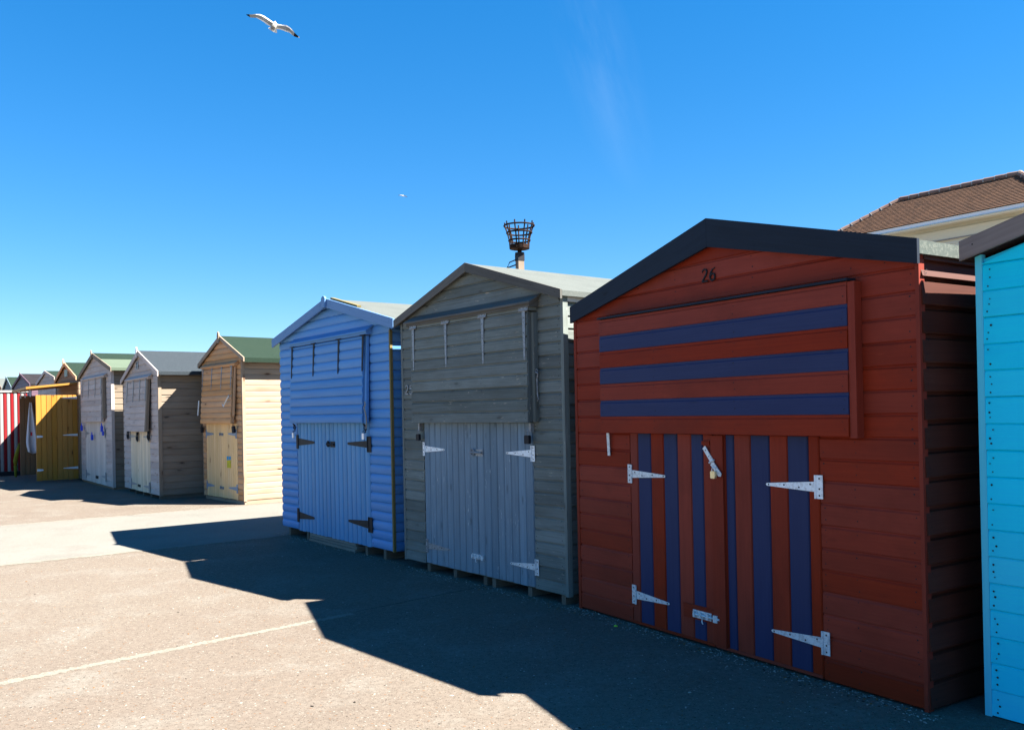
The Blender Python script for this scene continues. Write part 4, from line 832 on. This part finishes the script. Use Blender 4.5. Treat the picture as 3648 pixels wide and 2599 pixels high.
def slope(A0, A1, B1, B0, ns):
    """eave A0->A1, top B0->B1; stepped tile courses"""
    A0, A1, B0, B1 = map(Vector, (A0, A1, B0, B1)); nrm = (A1 - A0).cross(B0 - A0).normalized(); nrm = nrm if nrm.z > 0 else -nrm
    for i in range(ns):
        t0, t1 = i / ns, (i + 1) / ns; a0, a1 = A0.lerp(B0, t0), A1.lerp(B1, t0); b0, b1 = A0.lerp(B0, t1), A1.lerp(B1, t1); rnd = rr(); L = (a1 - a0).length
        lift = 0.026; jj = rnd[0] * 3
        mb.face([a0 + nrm * lift, a1 + nrm * lift, b1 + nrm * 0.004, b0 + nrm * 0.004], 'roof_tile', [(jj, i), (jj + L, i), (jj + L, i + 0.9), (jj, i + 0.9)], rnd)
        mb.face([a0, a1, a1 + nrm * lift, a0 + nrm * lift], 'roof_tile', [(jj, i), (jj + L, i), (jj + L, i + 0.1), (jj, i + 0.1)], rnd)
rx0, rx1 = ex0 + hd, ex1 - hd; ov = 0.06
E_ = [(ex0 - ov, -ov, 6.95), (ex1 + ov, -ov, 6.95), (ex1 + ov, 2 * hd + ov, 6.95), (ex0 - ov, 2 * hd + ov, 6.95)]; R0, R1 = (rx0, hd, rz), (rx1, hd, rz)
slope(E_[0], E_[1], R1, R0, ns); slope(E_[2], E_[3], R0, R1, ns); slope(E_[3], E_[0], R0, R0, ns); slope(E_[1], E_[2], R1, R1, ns)
mb.build('roof', house)
def ridge(a, b_, n):
    a, b_ = Vector(a), Vector(b_); mr = MB()
    for i in range(n):
        p, q = a.lerp(b_, i / n), a.lerp(b_, (i + 1) / n - 0.05 / n); mr.tube([p + Vector((0, 0, 0.01)), q + Vector((0, 0, 0.0))], [0.10, 0.093], 'ridge_tile', 10)
        mr.tube([q, q + (b_ - a).normalized() * 0.03], [0.105, 0.105], 'lime_mortar', 10)
    mr.build('ridge_tiles', house)
ridge(R0, R1, 11); ridge(E_[0], R0, 8); ridge(E_[1], R1, 8); ridge(E_[3], R0, 8); ridge(E_[2], R1, 8)

# ================================================================== BEACON
bx, by = 0.25, 20.3
bc = empty('fire_beacon', (bx, by, 0), 0, 'rusty iron basket beacon on a tall post behind the slate grey hut', 'beacon')
mb = MB(); mb.box((-0.075, -0.075, 0), (0.075, 0.075, 5.12), 'weathered_grey'); po = mb.build('post', bc); po.rotation_euler = (0, 0, R(28))
mb = MB(); mb.box((-0.083, -0.083, 4.98), (0.083, 0.083, 5.13), 'black_iron'); o = mb.build('post_cap', bc); o.rotation_euler = (0, 0, R(28))
mb = MB(); mb.tube([(0, 0, 5.12), (0, 0, 5.17)], 0.11, 'black_iron', 16); mb.tube([(0, 0, 5.17), (0, 0, 5.25)], 0.05, 'rusty_iron', 12); mb.build('collar', bc)
mb = MB(); mb.tube([(0, 0, 5.25), (0, 0, 5.26), (0, 0, 5.35)], [0.20, 0.232, 0.235], 'rusty_iron', 28); mb.build('fire_tray', bc)
for z, r_ in ((5.80, 0.352), (5.635, 0.292), (5.455, 0.247)):
    mb = MB(); mb.ring((0, 0, z), r_, 0.020, 'rusty_iron', 32, 6); mb.build('basket_ring', bc)
for k in range(9):
    a = 2 * math.pi * (k + 0.3) / 9; mb = MB(); c_, s_ = math.cos(a), math.sin(a)
    mb.tube([(c_ * 0.222, s_ * 0.222, 5.27), (c_ * 0.232, s_ * 0.232, 5.455), (c_ * 0.277, s_ * 0.277, 5.635), (c_ * 0.335, s_ * 0.335, 5.80), (c_ * 0.342, s_ * 0.342, 5.885)], 0.018, 'rusty_iron', 6); mb.build('basket_bar', bc)
mb = MB(); mb.tube([(-0.07, 0, 5.02), (-0.24, 0, 4.95), (-0.30, 0, 4.82)], 0.014, 'black_iron', 6); mb.tube([(-0.07, 0, 4.90), (-0.30, 0, 4.82), (-0.42, 0, 4.77)], 0.016, 'black_iron', 6); mb.build('bracket', bc)

# ================================================================== GULLS
def gull_mesh(name):
    """gull gliding, seen from below; local x = image right, z = image up, y = away. units: metres"""
    mb = MB(); S = 21 / 3100 / 9.913
    def p(px, py, dy=0.0): return Vector(((px - 1150) * S, dy, (620 - py) * S))
    # span stations: leading, trailing, depth offset, thickness, material zones
    st = [((212, 262), (225, 285), -0.10, .004, 'feather_white'), ((250, 275), (300, 335), -0.11, .006, 'feather_black'), ((330, 285), (350, 378), -0.12, .008, 'feather_black'), ((430, 290), (440, 385), -0.12, .012, 'feather_grey'),
          ((560, 278), (570, 395), -0.12, .016, 'w'), ((700, 280), (680, 455), -0.11, .02, 'w'), ((820, 315), (800, 525), -0.09, .024, 'w'), ((960, 400), (900, 590), -0.06, .028, 'w'), ((1060, 460), (985, 635), -0.03, .034, 'w'), ((1140, 505), (1050, 640), 0, .05, 'w'),
          ((1210, 540), (1180, 760), 0, .06, 'w'), ((1290, 575), (1240, 735), 0, .05, 'w'), ((1400, 605), (1360, 765), -0.03, .034, 'w'), ((1520, 640), (1500, 830), -0.06, .028, 'w'), ((1630, 675), (1580, 885), -0.09, .024, 'w'), ((1740, 755), (1710, 930), -0.11, .02, 'w'), ((1840, 860), (1790, 1000), -0.12, .016, 'w'), ((1910, 960), (1870, 1068), -0.12, .012, 'feather_black'), ((1985, 1030), (1950, 1095), -0.11, .008, 'feather_black'), ((2040, 1080), (2020, 1112), -0.1, .006, 'feather_black'), ((2075, 1105), (2065, 1118), -0.1, .004, 'feather_white')]
    rows = []
    for L, Tt, dy, th, m in st:
        a, b_ = p(*L, dy), p(*Tt, dy + 0.03); row = []
        for t, s_ in ((0, 0), (0.22, 1), (0.5, 0.8), (0.78, 0.4), (1, 0)): row.append(a.lerp(b_, t) + Vector((0, -th * s_ * 0.4, 0)))
        up = []
        for t, s_ in ((0.78, 0.5), (0.5, 1), (0.22, 1.1)): up.append(a.lerp(b_, t) + Vector((0, th * s_, 0)))
        rows.append((row + up, m))
    for (A_, ma), (B_, mb_) in zip(rows, rows[1:]):
        for k in range(8):
            m = ma if mb_ == 'w' or ma == 'w' else mb_
            if ma == 'w' and mb_ != 'w': m = 'feather_grey'
            if m == 'w': m = 'feather_grey' if k in (1, 2) else 'feather_white'
            mb.face([A_[k], B_[k], B_[(k + 1) % 8], A_[(k + 1) % 8]], m)
    mb.face([v for v in rows[0][0]], 'feather_white'); mb.face([v for v in reversed(rows[-1][0])], 'feather_white')
    # body from head to tail
    bp = [((1200, 488), 12, .0), ((1205, 510), 34, .0), ((1202, 545), 46, .0), ((1190, 590), 62, -.01), ((1165, 650), 84, -.02), ((1140, 700), 88, -.02), ((1120, 750), 70, -.01), ((1105, 790), 44, 0), ((1098, 830), 20, .01)]
    rings = []
    for (px, py), r_, dy in bp:
        c_ = p(px, py, dy - 0.02); r_ *= S; d = Vector((0.93, 0, -0.36)).normalized()
        rings.append([c_ + (d * math.cos(2 * math.pi * k / 14) + Vector((0, 1, 0)) * math.sin(2 * math.pi * k / 14) * 1.1) * r_ for k in range(14)])
    for i, (a, b_) in enumerate(zip(rings, rings[1:])):
        for k in range(14): mb.face([a[k], a[(k + 1) % 14], b_[(k + 1) % 14], b_[k]], 'feather_grey' if 3 <= i <= 6 and 7 <= k <= 13 else 'feather_white')
    mb.face(rings[0], 'feather_white'); mb.face(list(reversed(rings[-1])), 'feather_white')
    # tail fan
    tl = [(1050, 650), (945, 700), (960, 735), (1040, 790), (1130, 845), (1220, 875), (1252, 868), (1245, 800), (1220, 740)]
    f_ = [p(*q, 0.0) for q in tl]; g_ = [v + Vector((0, 0.014, 0)) for v in f_]
    mb.face(f_, 'feather_white'); mb.face(list(reversed(g_)), 'feather_white')
    for k in range(len(f_)): mb.face([f_[k], g_[k], g_[(k + 1) % len(f_)], f_[(k + 1) % len(f_)]], 'feather_white')
    # beak
    mb.tube([p(1200, 492, -0.02), p(1198, 470, -0.02)], [0.011, 0.003], 'beak_orange', 6)
    # tucked feet
    mb.tube([p(1110, 775, -0.07), p(1090, 782, -0.05)], [0.012, 0.010], 'nail_dark', 6)
    return mb.build(name)
g1 = gull_mesh('gull'); g1.location = (-5.57, 21, 10.91)
bm_ = bmesh.new(); bm_.from_mesh(g1.data); bmesh.ops.remove_doubles(bm_, verts=bm_.verts, dist=1e-5); bmesh.ops.recalc_face_normals(bm_, faces=bm_.faces); bm_.to_mesh(g1.data); bm_.free()
tag(g1, 'white gull with black wing tips gliding high at upper left', 'gull', 'gulls in the sky')
g2 = g1.copy(); COL.objects.link(g2); g2.location = (-13.29, 110, 28.92); g2.scale = (0.95, 1.6, 0.85); g2.rotation_euler = (R(25), R(-10), 0)
tag(g2, 'tiny distant gull above the blue hut', 'gull', 'gulls in the sky')

# ================================================================== LOOSE GRIT AND SHELL
def grit():
    rnd = random.Random(5); mb = MB(); cols = ['shell_bit', 'shell_bit', 'shell_bit', 'stone_bit', 'dark_bit', 'amber_bit']
    def one(x, y, s_, m, zz=0.0):
        a = rnd.random() * 6.3; el = rnd.uniform(1.0, 2.6); n = 5; h = s_ * rnd.uniform(0.25, 0.6); top = []; bot = []
        ca, sa = math.cos(a), math.sin(a)
        for k in range(n):
            t = 2 * math.pi * k / n; q = rnd.uniform(0.7, 1.1); u, v = math.cos(t) * s_ * el * q, math.sin(t) * s_ * q
            bot.append((x + u * ca - v * sa, y + u * sa + v * ca, zz)); top.append((x + (u * ca - v * sa) * 0.6, y + (u * sa + v * ca) * 0.6, zz + h))
        mb.face(top, m)
        for k in range(n): mb.face([bot[k], bot[(k + 1) % n], top[(k + 1) % n], top[k]], m)
    for i in range(5200):
        d = 2.6 + 9.5 * rnd.random() ** 1.3; x = rnd.uniform(-0.66, 0.45) * d
        m = rnd.choice(cols); one(x, d, rnd.uniform(0.0018, 0.0042) * (1.0 if rnd.random() > 0.05 else 1.9), m, 0.0005)
    # drifts against the feet of the three nearest huts
    for (ax, ay), yaw_, wd_, n in ((RA, RY, RW, 900), (GA, GY, GW, 500), (BA, BY, BW, 400)):
        c_, s_ = math.cos(R(yaw_)), math.sin(R(yaw_))
        for i in range(n):
            u, v = rnd.uniform(-0.1, wd_ + 0.1), -abs(rnd.gauss(0, 0.09)) - 0.005
            one(ax + u * c_ - v * s_, ay + u * s_ + v * c_, rnd.uniform(0.002, 0.006), rnd.choice(cols), 0.0005)
    tag(mb.build('grit'), 'loose shell fragments and grit scattered over the ground', None, None, 'stuff')
grit()

# ================================================================== LITTER
def bit(x, y, mat, s, label, name, cat):
    mb = MB(); n = 7; a0 = random.random() * 6; top = []; bot = []
    for k in range(n):
        a = a0 + 2 * math.pi * k / n; r_ = s * random.uniform(0.6, 1.1); top.append((r_ * math.cos(a) * 0.75, r_ * math.sin(a) * 0.6, s * 0.45)); bot.append((r_ * math.cos(a), r_ * math.sin(a) * 0.8, 0.0))
    mb.face(top, mat)
    for k in range(n): mb.face([bot[k], bot[(k + 1) % n], top[(k + 1) % n], top[k]], mat)
    o = mb.build(name); o.location = (x, y, 0.0005); tag(o, label, cat); return o

bit(0.683, 6.00, 'lime_plastic', 0.016, 'tiny lime green plastic scrap on the ground by the red hut', 'plastic_scrap', 'litter')
